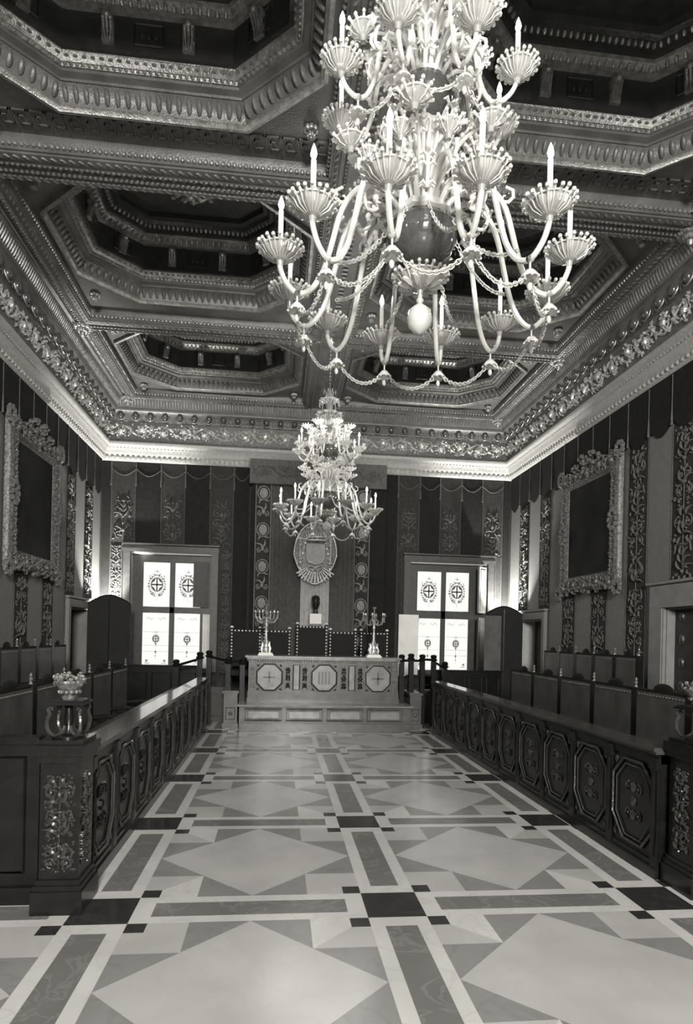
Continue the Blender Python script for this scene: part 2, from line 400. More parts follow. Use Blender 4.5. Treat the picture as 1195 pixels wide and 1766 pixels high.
# ------------------------------------------------------------------ ceiling
BX = [(-2.83, .38), (1.06, 4.27)]          # bay extents in X
BYC = [11.12, 7.95, 4.68, 1.41]     # octagon centres in Y
BN = 1.25                                  # centre to the near edge of the bay
BF = [1.36, 1.58, 1.58, 1.58, 1.58]        # centre to the far edge
def octagon(cx, cy, hx, hy, cut):
    return [(cx-hx+cut, cy-hy), (cx+hx-cut, cy-hy), (cx+hx, cy-hy+cut*.92), (cx+hx, cy+hy-cut*.92), (cx+hx-cut, cy+hy), (cx-hx+cut, cy+hy), (cx-hx, cy+hy-cut*.92), (cx-hx, cy-hy+cut*.92)]
def build_ceiling():
    top = MB(); top.box(XL-.3, XR+.3, YF-.3, YB+.3, 7.45, 7.6)
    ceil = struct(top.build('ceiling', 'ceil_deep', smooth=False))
    # soffit slabs: everything that is not a bay
    so = MB()
    ys = []
    for c, f_ in zip(BYC, BF): ys += [(c-BN-.012, c+f_+.012)]
    ys = sorted(ys)
    cuts = [YF]
    for a, b in ys: so.box(XL+.3, XR-.3, cuts[-1], a, 6.15, 6.4) if a > cuts[-1] else None; cuts.append(b)
    so.box(XL+.3, XR-.3, cuts[-1], YB-.3, 6.15, 6.4)
    for a, b in ys:
        so.box(XL+.3, BX[0][0]-.012, a, b, 6.155, 6.4); so.box(BX[0][1]+.012, BX[1][0]-.012, a, b, 6.155, 6.4); so.box(BX[1][1]+.012, XR-.3, a, b, 6.155, 6.4)
    so.build('soffit', 'ceil_wood', ceil, smooth=False)
    k = 0
    for r, cy in enumerate(BYC):
        for (xa, xb) in BX:
            k += 1
            cx = (xa+xb)/2; rect = [(xa, cy-BN), (xb, cy-BN), (xb, cy+BF[r]), (xa, cy+BF[r])]
            oc = octagon(cx, cy, 1.52, 1.22, .68)
            # flat panel between the bay edge and the octagon
            e = sempty('trim_%d' % k)
            p = MB()
            V = [(x, y, ZC) for x, y in rect+oc]
            F = [(0,1,5,4),(1,6,5),(1,2,7,6),(2,8,7),(2,3,9,8),(3,10,9),(3,0,11,10),(0,4,11)]
            p.add(V, [f[::-1] for f in F])
            p.build('flat_panel', 'ceil_wood', e, smooth=False)
            # mouldings around the bay on the beams (outwards from the bay edge)
            m = MB()
            m.sweep(rect, [(0, ZC+.02), (0, 6.22), (-.02, 6.19), (-.035, 6.17), (-.035, 6.13), (-.10, 6.115), (-.11, 6.13), (-.15, 6.135), (-.16, 6.12), (-.185, 6.12), (-.195, 6.152)])
            m.build('bay_moulding', 'ceil_wood', e)
            m = MB()
            for x, y, a in edge_items(rect, .0, .055): oriented(m, x, y, 6.20, a, (.022, .022, .026), 6, 4)
            for x, y, a in edge_items(rect, -.172, .05): oriented(m, x, y, 6.118, a, (.019, .014, .012), 5, 3)
            for x, y, a in edge_items(rect, -.07, .085): oriented(m, x, y, 6.12, a+.6, (.036, .013, .012), 5, 3)
            m.build('bead_row', 'ceil_gilt', e)
            # octagon steps
            m = MB()
            m.sweep(oc, [(-.015, ZC), (-.015, ZC-.05), (.02, ZC-.055), (.035, ZC-.03), (.05, ZC-.02)], mi=1)
            m.sweep(oc, [(.05, ZC-.02), (.06, ZC+.02), (.085, ZC+.075), (.12, ZC+.11), (.13, ZC+.12)])
            m.sweep(oc, [(.13, ZC+.12), (.145, ZC+.12), (.15, ZC+.14), (.20, ZC+.16), (.205, ZC+.18)], mi=0)
            m.sweep(oc, [(.205, ZC+.18), (.225, ZC+.18), (.235, ZC+.205), (.25, ZC+.20), (.265, ZC+.22), (.28, ZC+.25), (.285, ZC+.27)], mi=1)
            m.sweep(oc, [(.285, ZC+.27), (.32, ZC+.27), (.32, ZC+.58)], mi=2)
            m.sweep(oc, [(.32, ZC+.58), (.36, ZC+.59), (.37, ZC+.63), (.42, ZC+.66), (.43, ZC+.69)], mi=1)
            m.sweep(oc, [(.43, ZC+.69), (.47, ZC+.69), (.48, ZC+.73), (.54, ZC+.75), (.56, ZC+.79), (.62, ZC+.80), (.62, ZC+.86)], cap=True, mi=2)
            m.build('octagon_moulding', ['ceil_wood', 'ceil_gilt', 'ceil_deep'], e)
            m = MB()
            for x, y, a in edge_items(oc, .088, .086): oriented(m, x, y, ZC+.055, a, (.026, .028, .068), 8, 5, tilt=-.6)
            m.build('gadroon_row', 'ceil_wood', e)
            m = MB()
            for x, y, a in edge_items(oc, .235, .05): oriented(m, x, y, ZC+.195, a, (.02, .016, .018), 5, 3)
            for x, y, a in edge_items(oc, .272, .07): oriented(m, x, y, ZC+.235, a, (.026, .015, .015), 5, 3)
            for x, y, a in edge_items(oc, .39, .07): oriented(m, x, y, ZC+.635, a, (.018, .02, .036), 6, 4, tilt=-.6)
            for x, y, a in edge_items(oc, .51, .06): oriented(m, x, y, ZC+.735, a, (.018, .02, .03), 6, 4, tilt=-.6)
            m.build('egg_row', 'ceil_gilt', e)
            # corbels and panels on the inner frieze
            m = MB(); cb = MB()
            for x, y, a in edge_items(oc, .32, .50, .04):
                t = MB()
                for w_ in range(3):
                    t.box(-.05, .05, 0, .035+.014*w_, .04+.07*w_, .11+.07*w_)
                for u in (-.03, 0, .03):
                    t.tube([(u, .06, .26), (u, .085, .20), (u, .05, .12), (u*.6, .04, .05)], [.012, .016, .014, .006], 5)
                t.ball((0, .09, .22), (.035, .03, .03), 8, 5)
                c_, s_ = math.cos(a), math.sin(a)
                cb.merge(t, lambda u, v, q: (x+u*c_-v*s_, y+u*s_+v*c_, ZC+.28+q))
            cb.build('corbel_row', 'ceil_gilt', e)
            for x, y, a in edge_items(oc, .325, .50, .29):
                c_, s_ = math.cos(a), math.sin(a)
                t = MB()
                t.tube([(-.12, .008, .07), (.12, .008, .07), (.12, .008, .25), (-.12, .008, .25)], .008, 4, closed=True)
                spiral(t, 0, 0, .001, .1, 0, 1, .001)
                for q_ in (-.06, 0, .06): t.ball((q_, .01, .16), (.02, .012, .035), 6, 4)
                m.merge(t, lambda u, v, q: (x+u*c_-v*s_, y+u*s_+v*c_, ZC+.27+q))
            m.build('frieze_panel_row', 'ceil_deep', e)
            # central carved boss
            m = MB(); zz = ZC+.86
            for q_ in range(10):
                a = 2*PI*q_/10
                m.tube([(cx+.04*math.cos(a), cy+.04*math.sin(a), zz-.05), (cx+.18*math.cos(a+.2), cy+.18*math.sin(a+.2), zz-.10), (cx+.33*math.cos(a), cy+.28*math.sin(a), zz-.03)], [.03, .045, .012], 6)
                m.ball((cx+.40*math.cos(a+.3), cy+.30*math.sin(a+.3), zz-.02), (.04, .04, .03), 6, 4)
            m.ball((cx, cy, zz-.12), (.08, .08, .09), 10, 6)
            m.build('flower_boss', 'ceil_gilt', e)
            # rosettes in the four corners of the flat panel
            for sx in (-1, 1):
                for sy in (-1, 1):
                    m = MB(); px = cx+sx*1.42; py = cy+(1.14 if sy > 0 else -1.08)
                    m.ball((px, py, ZC-.06), (.035, .035, .06), 8, 5)
                    for q_ in range(8):
                        a = 2*PI*q_/8; m.ball((px+.05*math.cos(a), py+.05*math.sin(a), ZC-.03), (.028, .028, .03), 6, 4)
                        m.ball((px+.03*math.cos(a+.4), py+.03*math.sin(a+.4), ZC-.085), (.018, .018, .022), 6, 4)
                    m.build('rosette', 'ceil_gilt', e)
            if r == 2:     # greek key on the far strip of the flat panel and the near one
                m = MB(); W_ = .15
                n = 21; st = (xb-xa)/n
                for i in range(n):
                    u = xa+i*st; y = cy+1.50
                    # meander with square turns
                    pts = [(.06, 0), (.06, -1.5), (.9, -1.5), (.9, -.3), (.34, -.3), (.34, -1.0), (.6, -1.0)]
                    pr = None
                    for a_, b_ in pts:
                        qx, qy = u+a_*st, y+b_*.13-.012
                        if pr: m.box(min(pr[0], qx)-.006, max(pr[0], qx)+.006, min(pr[1], qy)-.006, max(pr[1], qy)+.006, ZC-.014, ZC+.001)
                        pr = (qx, qy)
                m.build('greek_key', 'ceil_wood', e)
    # carved strips on the beam soffits and bosses at the beam crossings
    k += 1
    e = sempty('trim_%d' % k)
    m = MB()
    yb = [c+1.80 for c in BYC[1:]]
    for y in yb[:3]:
        for i in range(70):
            x = -2.75+i*.1
            if abs(x-.72) < .3: continue
            m.ball((x, y, 6.145), (.018, .05, .010), 5, 3)
    for i in range(110):
        y = 3.0+i*.088
        if all(abs(y-q) > .3 for q in yb): m.ball((.72, y, 6.145), (.05, .018, .010), 5, 3)
    m.build('soffit_bead_row', 'ceil_gilt', e)
    m = MB()      # side border leaf strips
    for X, s_ in ((XL+.55, 1), (XR-.46, -1)):
        for i in range(170):
            y = 2.2+i*.06; m.ball((X, y, 6.14), (.022, .020, .016), 5, 3); m.ball((X+.045*s_, y+.03, 6.14), (.014, .018, .012), 5, 3)
        for dx in (-.06, .10):
            m.tube([(X+dx, YF, 6.14), (X+dx, YB-.4, 6.14)], .011, 5)
    m.build('leaf_strip', 'ceil_gilt', e)
    for X in (XL+.57, .72, XR-.47):
        for y in [12.58]+yb[:3]:
            m = MB(); R = .13 if X != .72 else .0
            if R == 0: continue
            for q_ in range(10):
                a = 2*PI*q_/10; m.ball((X+R*.75*math.cos(a), y+R*.75*math.sin(a), 6.12), (.05, .05, .035), 6, 4)
                m.ball((X+R*.4*math.cos(a+.3), y+R*.4*math.sin(a+.3), 6.08), (.035, .035, .04), 6, 4)
            m.ball((X, y, 6.04), (.04, .04, .06), 8, 5); m.build('pendant_boss', 'ceil_gilt', e)
    # cornice all round the room
    room = [(XL, YF), (XR, YF), (XR, YB), (XL, YB)]
    k += 1; e = sempty('trim_%d' % k)
    m = MB()
    m.sweep(room, [(0, 5.0), (.03, 5.0), (.05, 5.02), (.06, 5.035), (.06, 5.10), (.075, 5.115), (.09, 5.13), (.10, 5.16), (.13, 5.22), (.175, 5.265), (.195, 5.28), (.205, 5.30), (.205, 5.34), (.15, 5.36), (.14, 5.37)])
    m.build('cornice_moulding', 'cornice', e)
    m = MB()
    for x, y, a in edge_items(room, .06, .10):
        if y > 1.5: oriented(m, x, y, 5.068, a, (.038, .030, .032), 7, 4)
    for x, y, a in edge_items(room, .15, .07):
        if y > 1.5: oriented(m, x, y, 5.235, a, (.024, .012, .014), 5, 3)
    m.build('cornice_ornament', 'cornice', e)
    m = MB(); m.sweep(room, [(.14, 5.37), (.155, 5.39), (.165, 5.42), (.20, 5.72), (.215, 5.745)])
    m.build('frieze', 'frieze', e)
    m = MB()
    for seed, L, fn in ((1, XR-XL-.4, lambda u, v, q: (XL+.2+u, YB-.165-v*.1-q, 5.41+v)),
                        (2, 10.9, lambda u, v, q: (XL+.165+v*.1+q, YB-.2-u, 5.41+v)),
                        (3, 10.9, lambda u, v, q: (XR-.165-v*.1-q, YB-.2-u, 5.41+v))):
        m.merge(scroll_run(L, .31, seed, .0165), fn)
    m.build('frieze_scrollwork', 'gilt', e)
    m = MB(); m.sweep(room, [(.215, 5.745), (.235, 5.75), (.24, 5.78), (.25, 5.79), (.26, 5.83), (.32, 5.90), (.345, 5.915), (.35, 5.94), (.36, 5.94), (.36, 5.965)])
    m.sweep(room, [(.36, 5.965), (.37, 5.98), (.43, 6.12), (.44, 6.14), (.47, 6.15)])
    m.build('egg_moulding', 'ceil_wood', e)
    m = MB(); m2 = MB()
    for x, y, a in edge_items(room, .268, .275):
        if y > 1.5:
            oriented(m, x, y, 5.845, a, (.062, .062, .078), 12, 8, tilt=-.5)
            t = MB(); t.tube([(-.09, .03, .06)]+[(.09*math.cos(q), -.005-.02*math.sin(q), .095*math.sin(q)+.0) for q in [PI+PI*i/10 for i in range(11)]]+[(.09, .03, .06)], .013, 5); t.tube([(.1375, .0, .06), (.1375, -.01, -.02), (.1375, .0, -.09)], [.008, .014, .005], 5)
            c_, s_ = math.cos(a), math.sin(a)
            m2.merge(t, lambda u, v, q: (x+u*c_-v*s_, y+u*s_+v*c_, 5.845+q))
    m.build('egg_row', 'egg', e); m2.build('egg_shell_row', 'ceil_gilt', e)
    m = MB()
    for x, y, a in edge_items(room, .40, .055):
        if y > 1.5: oriented(m, x, y, 6.05, a, (.014, .016, .075), 5, 4, tilt=-.4)
    m.build('rib_row', 'ceil_gilt', e)
    m = MB()
    for x, y, a in edge_items(room, .425, .05):
        if y > 1.5: oriented(m, x, y, 6.135, a, (.019, .014, .012), 5, 3)
    m.build('bead_row', 'ceil_gilt', e)
build_ceiling()

# ------------------------------------------------------------------ windows
def ring(mb, cx, cz, rx, rz, y, rad, n=24, mi=0):
    mb.tube([(cx+rx*math.cos(2*PI*i/n), y, cz+rz*math.sin(2*PI*i/n)) for i in range(n)], rad, 5, closed=True, mi=mi)
def emblem(cx, cz, y, big):
    """painted shield: cross in a roundel inside a cartouche, as on the panes"""
    m = MB(); d = .004
    if big:
        R = .105
        n = 28
        for (rx, rz, t) in ((R, R*1.2, .018),):
            for i in range(n):
                a0, a1 = 2*PI*i/n, 2*PI*(i+1)/n
                m.quad((cx+rx*math.cos(a0), y, cz+rz*math.sin(a0)), (cx+rx*math.cos(a1), y, cz+rz*math.sin(a1)),
                       (cx+(rx+t)*math.cos(a1), y, cz+(rz+t)*math.sin(a1)), (cx+(rx+t)*math.cos(a0), y, cz+(rz+t)*math.sin(a0)))
        m.box(cx-.014, cx+.014, y-d, y, cz-R*1.2, cz+R*1.2); m.box(cx-R, cx+R, y-d, y, cz-.016, cz+.016)
        for sx in (-1, 1):
            for sz in (-1, 1):      # dark corners of the quarters
                pts = [(R*math.cos(a), R*1.2*math.sin(a)) for a in [PI/2*i/6 for i in range(1, 6)]]
                V = [(cx+sx*p_[0], y-d, cz+sz*p_[1]) for p_ in pts]+[(cx+sx*.052, y-d, cz+sz*.066)]
                m.add(V, [tuple(range(len(V)))])
        m2 = MB()
        for k in range(22):
            a = 2*PI*(k+.5)/22; rx, rz = .165, .20
            if abs(math.cos(a)) < .2: continue
            m2.ball((cx+rx*math.cos(a), y, cz+rz*math.sin(a)-.01), (.013+.008*(k % 3), .003, .022), 6, 4)
            m2.ball((cx+rx*.84*math.cos(a+.1), y, cz+rz*.84*math.sin(a+.1)-.01), (.008, .003, .014), 5, 3)
        for s in (-1, 1):
            m2.tube([(cx+s*.02, y, cz-.24), (cx+s*.08, y, cz-.22), (cx+s*.13, y, cz-.18)], [.006, .012, .004], 5)
            m2.tube([(cx+s*.0, y, cz+.19), (cx+s*.05, y, cz+.20), (cx+s*.08, y, cz+.22)], [.010, .012, .004], 5)
            m2.tube([(cx+s*.16, y, cz+.14), (cx+s*.13, y, cz+.19)], [.004, .009], 5)
        m2.box(cx-.055, cx+.055, y-d, y, cz+.265, cz+.273); m2.box(cx-.006, cx+.006, y-d, y, cz+.24, cz+.31)
        m2.box(cx-.003, cx+.003, y-d, y, cz-.33, cz-.26)
        return m, m2
    m2 = MB()
    for k in range(12):
        a = 2*PI*k/12; m2.ball((cx+.062*math.cos(a), y, cz+.07*math.sin(a)), (.016, .003, .02), 6, 4)
    ring(m, cx, cz, .045, .052, y, .006)
    m.box(cx-.007, cx+.007, y-d, y, cz-.05, cz+.05); m.box(cx-.045, cx+.045, y-d, y, cz-.008, cz+.008)
    m2.ball((cx, y, cz-.10), (.02, .003, .03), 6, 4); m2.ball((cx, y, cz-.27), (.018, .003, .032), 6, 4); m2.ball((cx, y, cz-.35), (.010, .003, .018), 6, 4)
    m2.box(cx-.002, cx+.002, y-d, y, cz-.42, cz+.17); m2.box(cx-.05, cx+.05, y-d, y, cz+.13, cz+.136)
    for s in (-1, 1):
        m2.tube([(cx+s*.05, y, cz+.42), (cx+s*.11, y, cz+.39), (cx+s*.14, y, cz+.44), (cx+s*.19, y, cz+.40)], .005, 5)
        m2.tube([(cx+s*.19, y, cz-.42), (cx+s*.2, y, cz-.5), (cx+s*.12, y, cz-.5)], .007, 5)
        m2.ball((cx+s*.17, y, cz-.45), (.02, .003, .025), 5, 4)
    for dz in (-.26, -.14, .14):
        m2.box(cx-.255, cx+.255, y-.001, y, cz+dz-.0025, cz+dz+.0025)
    return m, m2
def build_window(k, xa, xb, panes, zc_):
    e = sempty('window_%d' % k)
    yw = YB+.16; a, b, c, d = xa, xb, .83, 3.20
    m = MB()      # casing on the wall face
    for (x0, x1, z0, z1) in ((a-.10, a+.02, c-.02, d-.001), (b-.02, b+.10, c-.02, d-.001)):
        m.box(x0, x1, YB-.07, YB, z0, z1); m.box(x0-.012, x1+.012, YB-.045, YB, z0, z1-.001)
    m.box(a-.12, b+.12, YB-.072, YB, d, d+.125); m.box(a-.13, b+.13, YB-.085, YB, d+.03, d+.07)
    m.box(a-.14, b+.14, YB-.10, YB+.02, d+.14, d+.17)
    m.build('casing', 'frame', e)
    m = MB(); m.box(a, a+.03, YB, yw+.06, c, d); m.box(b-.03, b, YB, yw+.06, c, d); m.box(a, b, YB, yw+.06, d-.03, d)
    m.build('reveal', 'frame_hi', e)
    m = MB()
    x0, x3 = panes[0][0], panes[-1][1]; x1, x2 = panes[0][1], panes[1][0]
    m.box(a+.03, x0, yw-.03, yw+.04, c, d-.03); m.box(x3, b-.03, yw-.03, yw+.04, c, d-.03)
    m.box(x1, x2, yw-.04, yw+.04, c, d); m.box(x0, x3, yw-.04, yw+.04, zc_[1], zc_[2])
    m.box(x0, x3, yw-.03, yw+.04, zc_[3], d); m.box(x0, x3, yw-.03, yw+.04, c, zc_[0])
    for (p, q_) in panes:
        for (z0, z1) in ((zc_[0], zc_[1]), (zc_[2], zc_[3])):
            m.tube([(p, yw-.03, z0), (q_, yw-.03, z0), (q_, yw-.03, z1), (p, yw-.03, z1)], .010, 6, closed=True)
    m.box((x1+x2)/2-.025, (x1+x2)/2+.025, yw-.075, yw-.041, c+.01, zc_[1]-.01)
    m.build('frame', 'frame', e)
    for (p, q_) in panes:
        for (z0, z1, big) in ((zc_[0], zc_[1], False), (zc_[2], zc_[3], True)):
            m = MB(); m.box(p, q_, yw+.01, yw+.02, z0, z1); g = m.build('pane', 'pane', e, smooth=False)
            m1, m2 = emblem((p+q_)/2, (z0+z1)/2+(.02 if not big else 0), yw+.004, big)
            m1.build('painted_shield', 'lead', g); m2.build('painted_ornament', 'lead_lt', g)
    # sill and panelled dado below
    m = MB(); m.box(a-.12, b+.12, YB-.22, YB+.1, c-.22, c-.19); m.box(a-.05, b+.05, YB-.14, YB+.1, c-.04, c)
    m.box(a-.1, b+.1, YB-.12, YB, 0, c-.2)
    for i in range(4):
        u = a+(b-a)*i/4; m.tube([(u+.05, YB-.125, .1), (u+(b-a)/4-.05, YB-.125, .1), (u+(b-a)/4-.05, YB-.125, .5), (u+.05, YB-.125, .5)], .012, 5, closed=True)
    m.build('sill', 'oak_top', e)
    return e
w1 = build_window(1, WIN[0][0], WIN[0][1], [(-2.76, -2.22), (-2.13, -1.60)], (.89, 1.99, 2.11, 3.02))
w2 = build_window(2, WIN[1][0], WIN[1][1], [(2.91, 3.44), (3.53, 4.05)], (.92, 2.02, 2.18, 3.02))
def shutter(parent, x, y, wd, z0, z1, ang, material, label):
    m = MB(); m.box(0, wd, -.02, .02, z0, z1); m.box(.05, wd-.05, -.028, .028, z0+.06, z1-.06)
    m.tube([(.05, -.03, z0+.06), (wd-.05, -.03, z0+.06), (wd-.05, -.03, z1-.06), (.05, -.03, z1-.06)], .008, 5, closed=True)
    o = m.build('shutter', material, parent, loc=(x, y, 0)); o.rotation_euler = (0, 0, ang); o['label'] = label
    h = MB()
    for z in (z0+.12, z1-.12): h.tube([(0, 0, z-.04), (0, 0, z+.04)], .014, 8)
    h.build('hinge', 'brass', o)
# left window: upper right shutter ajar, lower right folded back pale
shutter(w1, -1.44, YB+.09, .31, 2.12, 3.05, PI+.22, 'shutter_d', 'dark shutter half closed over upper right pane')
shutter(w1, -1.42, YB+.09, .16, .88, 1.98, PI+.9, 'shutter_w', 'pale folded shutter')
# right window: lower left white shutter swung open against the wall, upper right and lower right ones grey
shutter(w2, 2.90, YB-.11, .42, .80, 2.08, PI+.02, 'shutter_w', 'white shutter opened flat against the wall')
shutter(w2, 4.36, YB-.02, .30, 2.15, 3.12, PI+.75, 'shutter_g', 'grey shutter ajar')
shutter(w2, 4.36, YB-.02, .30, .88, 2.05, PI+.75, 'shutter_d', 'dark shutter ajar')

# ------------------------------------------------------------------ doors
def build_door(k, X, sg, y0, y1, z, cw=.15, style=0):
    e = sempty('door_%d' % k)
    m = MB()
    for (a, b, c, d) in ((y0-cw, y0, 0, z), (y1, y1+cw, 0, z)):
        m.box(X, X+sg*.05, a, b, c, d); m.box(X, X+sg*.065, a+.02, b-.02, c, d)
    m.box(X, X+sg*.052, y0-cw, y1+cw, z+.001, z+cw-.001); m.box(X, X+sg*.067, y0-cw+.02, y1+cw-.02, z+.002, z+cw-.02)
    m.box(X, X+sg*.09, y0-cw-.04, y1+cw+.04, z+cw, z+cw+.035)
    m.build('casing', 'stone', e)
    m = MB(); m.box(X-sg*.28, X+sg*.01, y0+.001, y0+.02, 0, z-.02); m.box(X-sg*.28, X+sg*.01, y1-.02, y1-.001, 0, z-.02); m.box(X-sg*.28, X+sg*.01, y0+.001, y1-.001, z-.02, z-.001)
    m.build('reveal', 'frame_hi' if k == 2 else 'stone', e, smooth=False)  # right far door's reveal coloured paler, as if lit by the corner lamp
    m = MB(); yy = y0 if style != 1 else y0
    if style == 0:      # dark leaf added to stand for the dark room behind the deep reveal
        m.box(X-sg*.285, X-sg*.32, y0-.02, y1+.02, 0, z+.02)
        for zz in (.25, .95, 1.45): m.tube([(X-sg*.283, y0+.12, zz), (X-sg*.283, y1-.12, zz), (X-sg*.283, y1-.12, zz+.4), (X-sg*.283, y0+.12, zz+.4)], .01, 5, closed=True)
        m.build('leaf', 'door', e)
    else:
        m.box(X-sg*.10, X-sg*.15, y0+.005, y1-.005, 0, z-.01)
        lf = m.build('leaf', 'door', e)
        t = MB()
        for i in range(5):
            for j in range(7):
                t.ball((X-sg*.10, y0+.16+i*.31, .2+j*.29), (.03, .05, .08), 8, 5)
        t.build('carved_panel', 'oak_hi', lf)
    return e
build_door(1, XL, 1, 11.15, 12.30, 2.0)
build_door(2, XR, -1, 11.15, 12.25, 2.0)
build_door(3, XR, -1, 5.9, 7.46, 2.05, .30, 1)

# ------------------------------------------------------------------ wall hangings
def hanging(label, plane, span, z0, z1, kind, seed, hi=False, group=None, opening=None):
    """one vertical strip of cloth; plane is a mapping (u,v,w)->xyz"""
    e = thing('wall_hanging', label, 'wall hanging', (0, 0, 0), 0, group)
    m = MB(); t = MB(); t.box(.004, span-.004, z0, z1, 0, .014); m.merge(t, lambda a, b, c: plane(a, b, c))
    # build with swapped axes: box(x=u, y=v, z=w)
    m.build('cloth', {'orn': 'band_cloth', 'plain_sheen': 'plain_sheen', 'plain_dark': 'plain_dark'}[kind], e, smooth=False)
    if kind == 'orn':
        b = band_motif(span*.82, z1-z0-.1-(.5 if z1 > 4.5 else 0), seed, .0095)
        m = MB(); m.merge(b, lambda u, v, w_: plane(span/2+u, z0+.05+v, .014+w_*.7))
        for u in (.012, span-.012):
            m.merge(MB().tube([(u, z0, .015), (u, z1, .015)], .006, 4), lambda a, b_, c: plane(a, b_, c))
        m.build('embroidery', 'thread_hi' if hi else 'thread', e)
    return e
def flip(fn, s):   # helper to keep argument order
    return fn
def build_hangings():
    # back wall strips
    n = 0
    names = {'orn': 'embroidered strip of wall cloth', 'plain_dark': 'plain strip of wall cloth in a shaded tone'}
    left = [-3.39+.485*i for i in range(6)]
    xs = [(-3.56, -3.395, 'plain_dark')]+[(left[i], left[i]+.485, 'orn' if i % 2 == 0 else 'plain_dark') for i in range(5)]+[(-.965, -.66, 'plain_dark')]
    xs2 = [(2.16, 2.42, 'plain_dark'), (2.43, 2.895, 'orn'), (2.905, 3.325, 'plain_dark'), (3.33, 3.79, 'orn'), (3.80, 4.24, 'plain_dark'), (4.25, 4.71, 'orn'), (4.715, 4.86, 'plain_dark')]
    for side, L, wx in (('left', xs, WIN[0]), ('right', xs2, WIN[1])):
        for i, (a, b, kd) in enumerate(L):
            z0 = .02
            ww0, ww1 = wx[0]-.13, wx[1]+.13
            pieces = []
            if b <= ww0+.02 or a >= ww1-.02: pieces.append((a, b, z0))
            elif a >= ww0 and b <= ww1: pieces.append((a, b, 3.38))
            else:
                # crosses the casing edge: cut back to the casing below, hang over above
                pieces.append((a, b, 3.38))
                if a < ww0: pieces.append((a, ww0-.01, z0))
                else: pieces.append((ww1+.01, b, z0))
            e = thing('wall_hanging', '', 'wall hanging')
            e['label'] = '%s on the back wall, %s from the %s corner' % (names[kd], ORD[i if side == 'left' else len(L)-1-i], side)
            for q_, (p, r_, zz) in enumerate(pieces):
                top = 5.0 if q_ == 0 else 3.36
                m = MB(); m.box(p+.003, r_-.003, YB-.014, YB-.001, zz, top)
                m.build('cloth', 'band_cloth' if kd == 'orn' else 'plain_dark', e, smooth=False)
                if kd == 'orn':
                    H = top-zz-(.75 if q_ == 0 else .06)
                    mm = MB()
                    if r_-p > .2: mm.merge(band_motif((r_-p)*.8, H, i, .008), on_y(YB-.014, (p+r_)/2, zz+.03))
                    for u in (p+.012, r_-.012): mm.tube([(u, YB-.016, zz), (u, YB-.016, top)], .005, 4)
                    if mm.n: mm.build('embroidery', 'thread', e)
            # painted festoon and tassel at the head of each strip
            if b-a > .3:
                m = MB()
                m.tube([(a+(b-a)*t/10, YB-.018, 4.86-.14*math.sin(PI*t/10)) for t in range(11)], .007, 5)
                m.tube([(a, YB-.018, 4.98), (a, YB-.02, 4.74), (a, YB-.022, 4.52)], [.012, .007, .020], 6)
                m.build('festoon', 'thread', e)
    # side walls: strips 0.5 wide going from the back corner to the front
    for side, X, sg in (('left', XL, 1), ('right', XR, -1)):
        for k in range(14):
            ya = 12.9-.5*(k+1); yb = 12.9-.5*k
            kd = 'plain_sheen' if k % 2 == 0 else 'orn'
            doors = [(10.98, 12.47, 2.2)] if side == 'left' else [(10.98, 12.42, 2.2), (5.58, 7.78, 2.4)]
            z0 = .02
            zz = z0; ps = [(ya, yb, z0)]
            for (d0, d1, dz) in doors:
                if yb > d0 and ya < d1:
                    ps = [(ya, yb, dz)]
                    if ya < d0-.02: ps.append((ya, d0-.01, z0))
                    if yb > d1+.02: ps.append((d1+.01, yb, z0))
            nm = 'plain lit-tone strip' if kd == 'plain_sheen' else 'embroidered strip'
            e = thing('wall_hanging', '%s of cloth on the %s wall, number %s counted from the far corner' % (nm, side, ORD[k] if k < 12 else ['thirteenth','fourteenth','fifteenth','sixteenth','seventeenth','eighteenth','nineteenth','twentieth','twenty-first','twenty-second','twenty-third','twenty-fourth'][k-12]), 'wall hanging')
            e['label'] = '%s on the %s wall, %s strip from the far corner' % ('plain cloth in a lit tone' if kd == 'plain_sheen' else 'embroidered cloth', side, (ORD+['thirteenth','fourteenth','fifteenth','sixteenth','seventeenth','eighteenth','nineteenth','twentieth','twenty-first','twenty-second','twenty-third','twenty-fourth'])[k])
            for q_, (p, r_, z_) in enumerate(ps):
                top = 5.0 if q_ == 0 else (doors[0][2]-.01 if p > 9 else doors[-1][2]-.01)
                m = MB(); m.box(X, X+sg*.014, p+.003, r_-.003, z_, top if q_ else 4.35)
                m.build('cloth', 'band_cloth' if kd == 'orn' else 'plain_sheen', e, smooth=False)
                if kd == 'orn' and ya > 4.5:
                    mm = MB(); H = (top if q_ else 4.3)-z_-.06
                    if r_-p > .2: mm.merge(band_motif((r_-p)*.78, H, k//2, .011), on_x(X+sg*.014, sg, (p+r_)/2, z_+.03))
                    for u in (p+.012, r_-.012): mm.tube([(X+sg*.016, u, z_), (X+sg*.016, u, top if q_ else 4.35)], .006, 4)
                    mm.build('embroidery', 'thread', e)
            # dark valance head with scalloped lower edge and tassel
            m = MB(); n = 8; V = []; F = []
            for j in range(n+1):
                y = ya+.5*j/n; zb = 4.42-.16*math.sin(PI*j/n)
                for (dx, z) in ((.03, 5.0), (.03, zb), (.005, zb), (.005, 5.0)): V.append((X+sg*dx, y, z))
            for j in range(n):
                for q_ in range(4): F.append((j*4+q_, j*4+(q_+1) % 4, (j+1)*4+(q_+1) % 4, (j+1)*4+q_))
            m.add(V, F); m.build('valance', 'plain_dark', e, smooth=False)
            m = MB(); m.tube([(X+sg*.035, ya, 4.98), (X+sg*.036, ya, 4.62), (X+sg*.036, ya, 4.34)], [.007, .006, .018], 6)
            m.build('tassel', 'thread', e)
build_hangings()

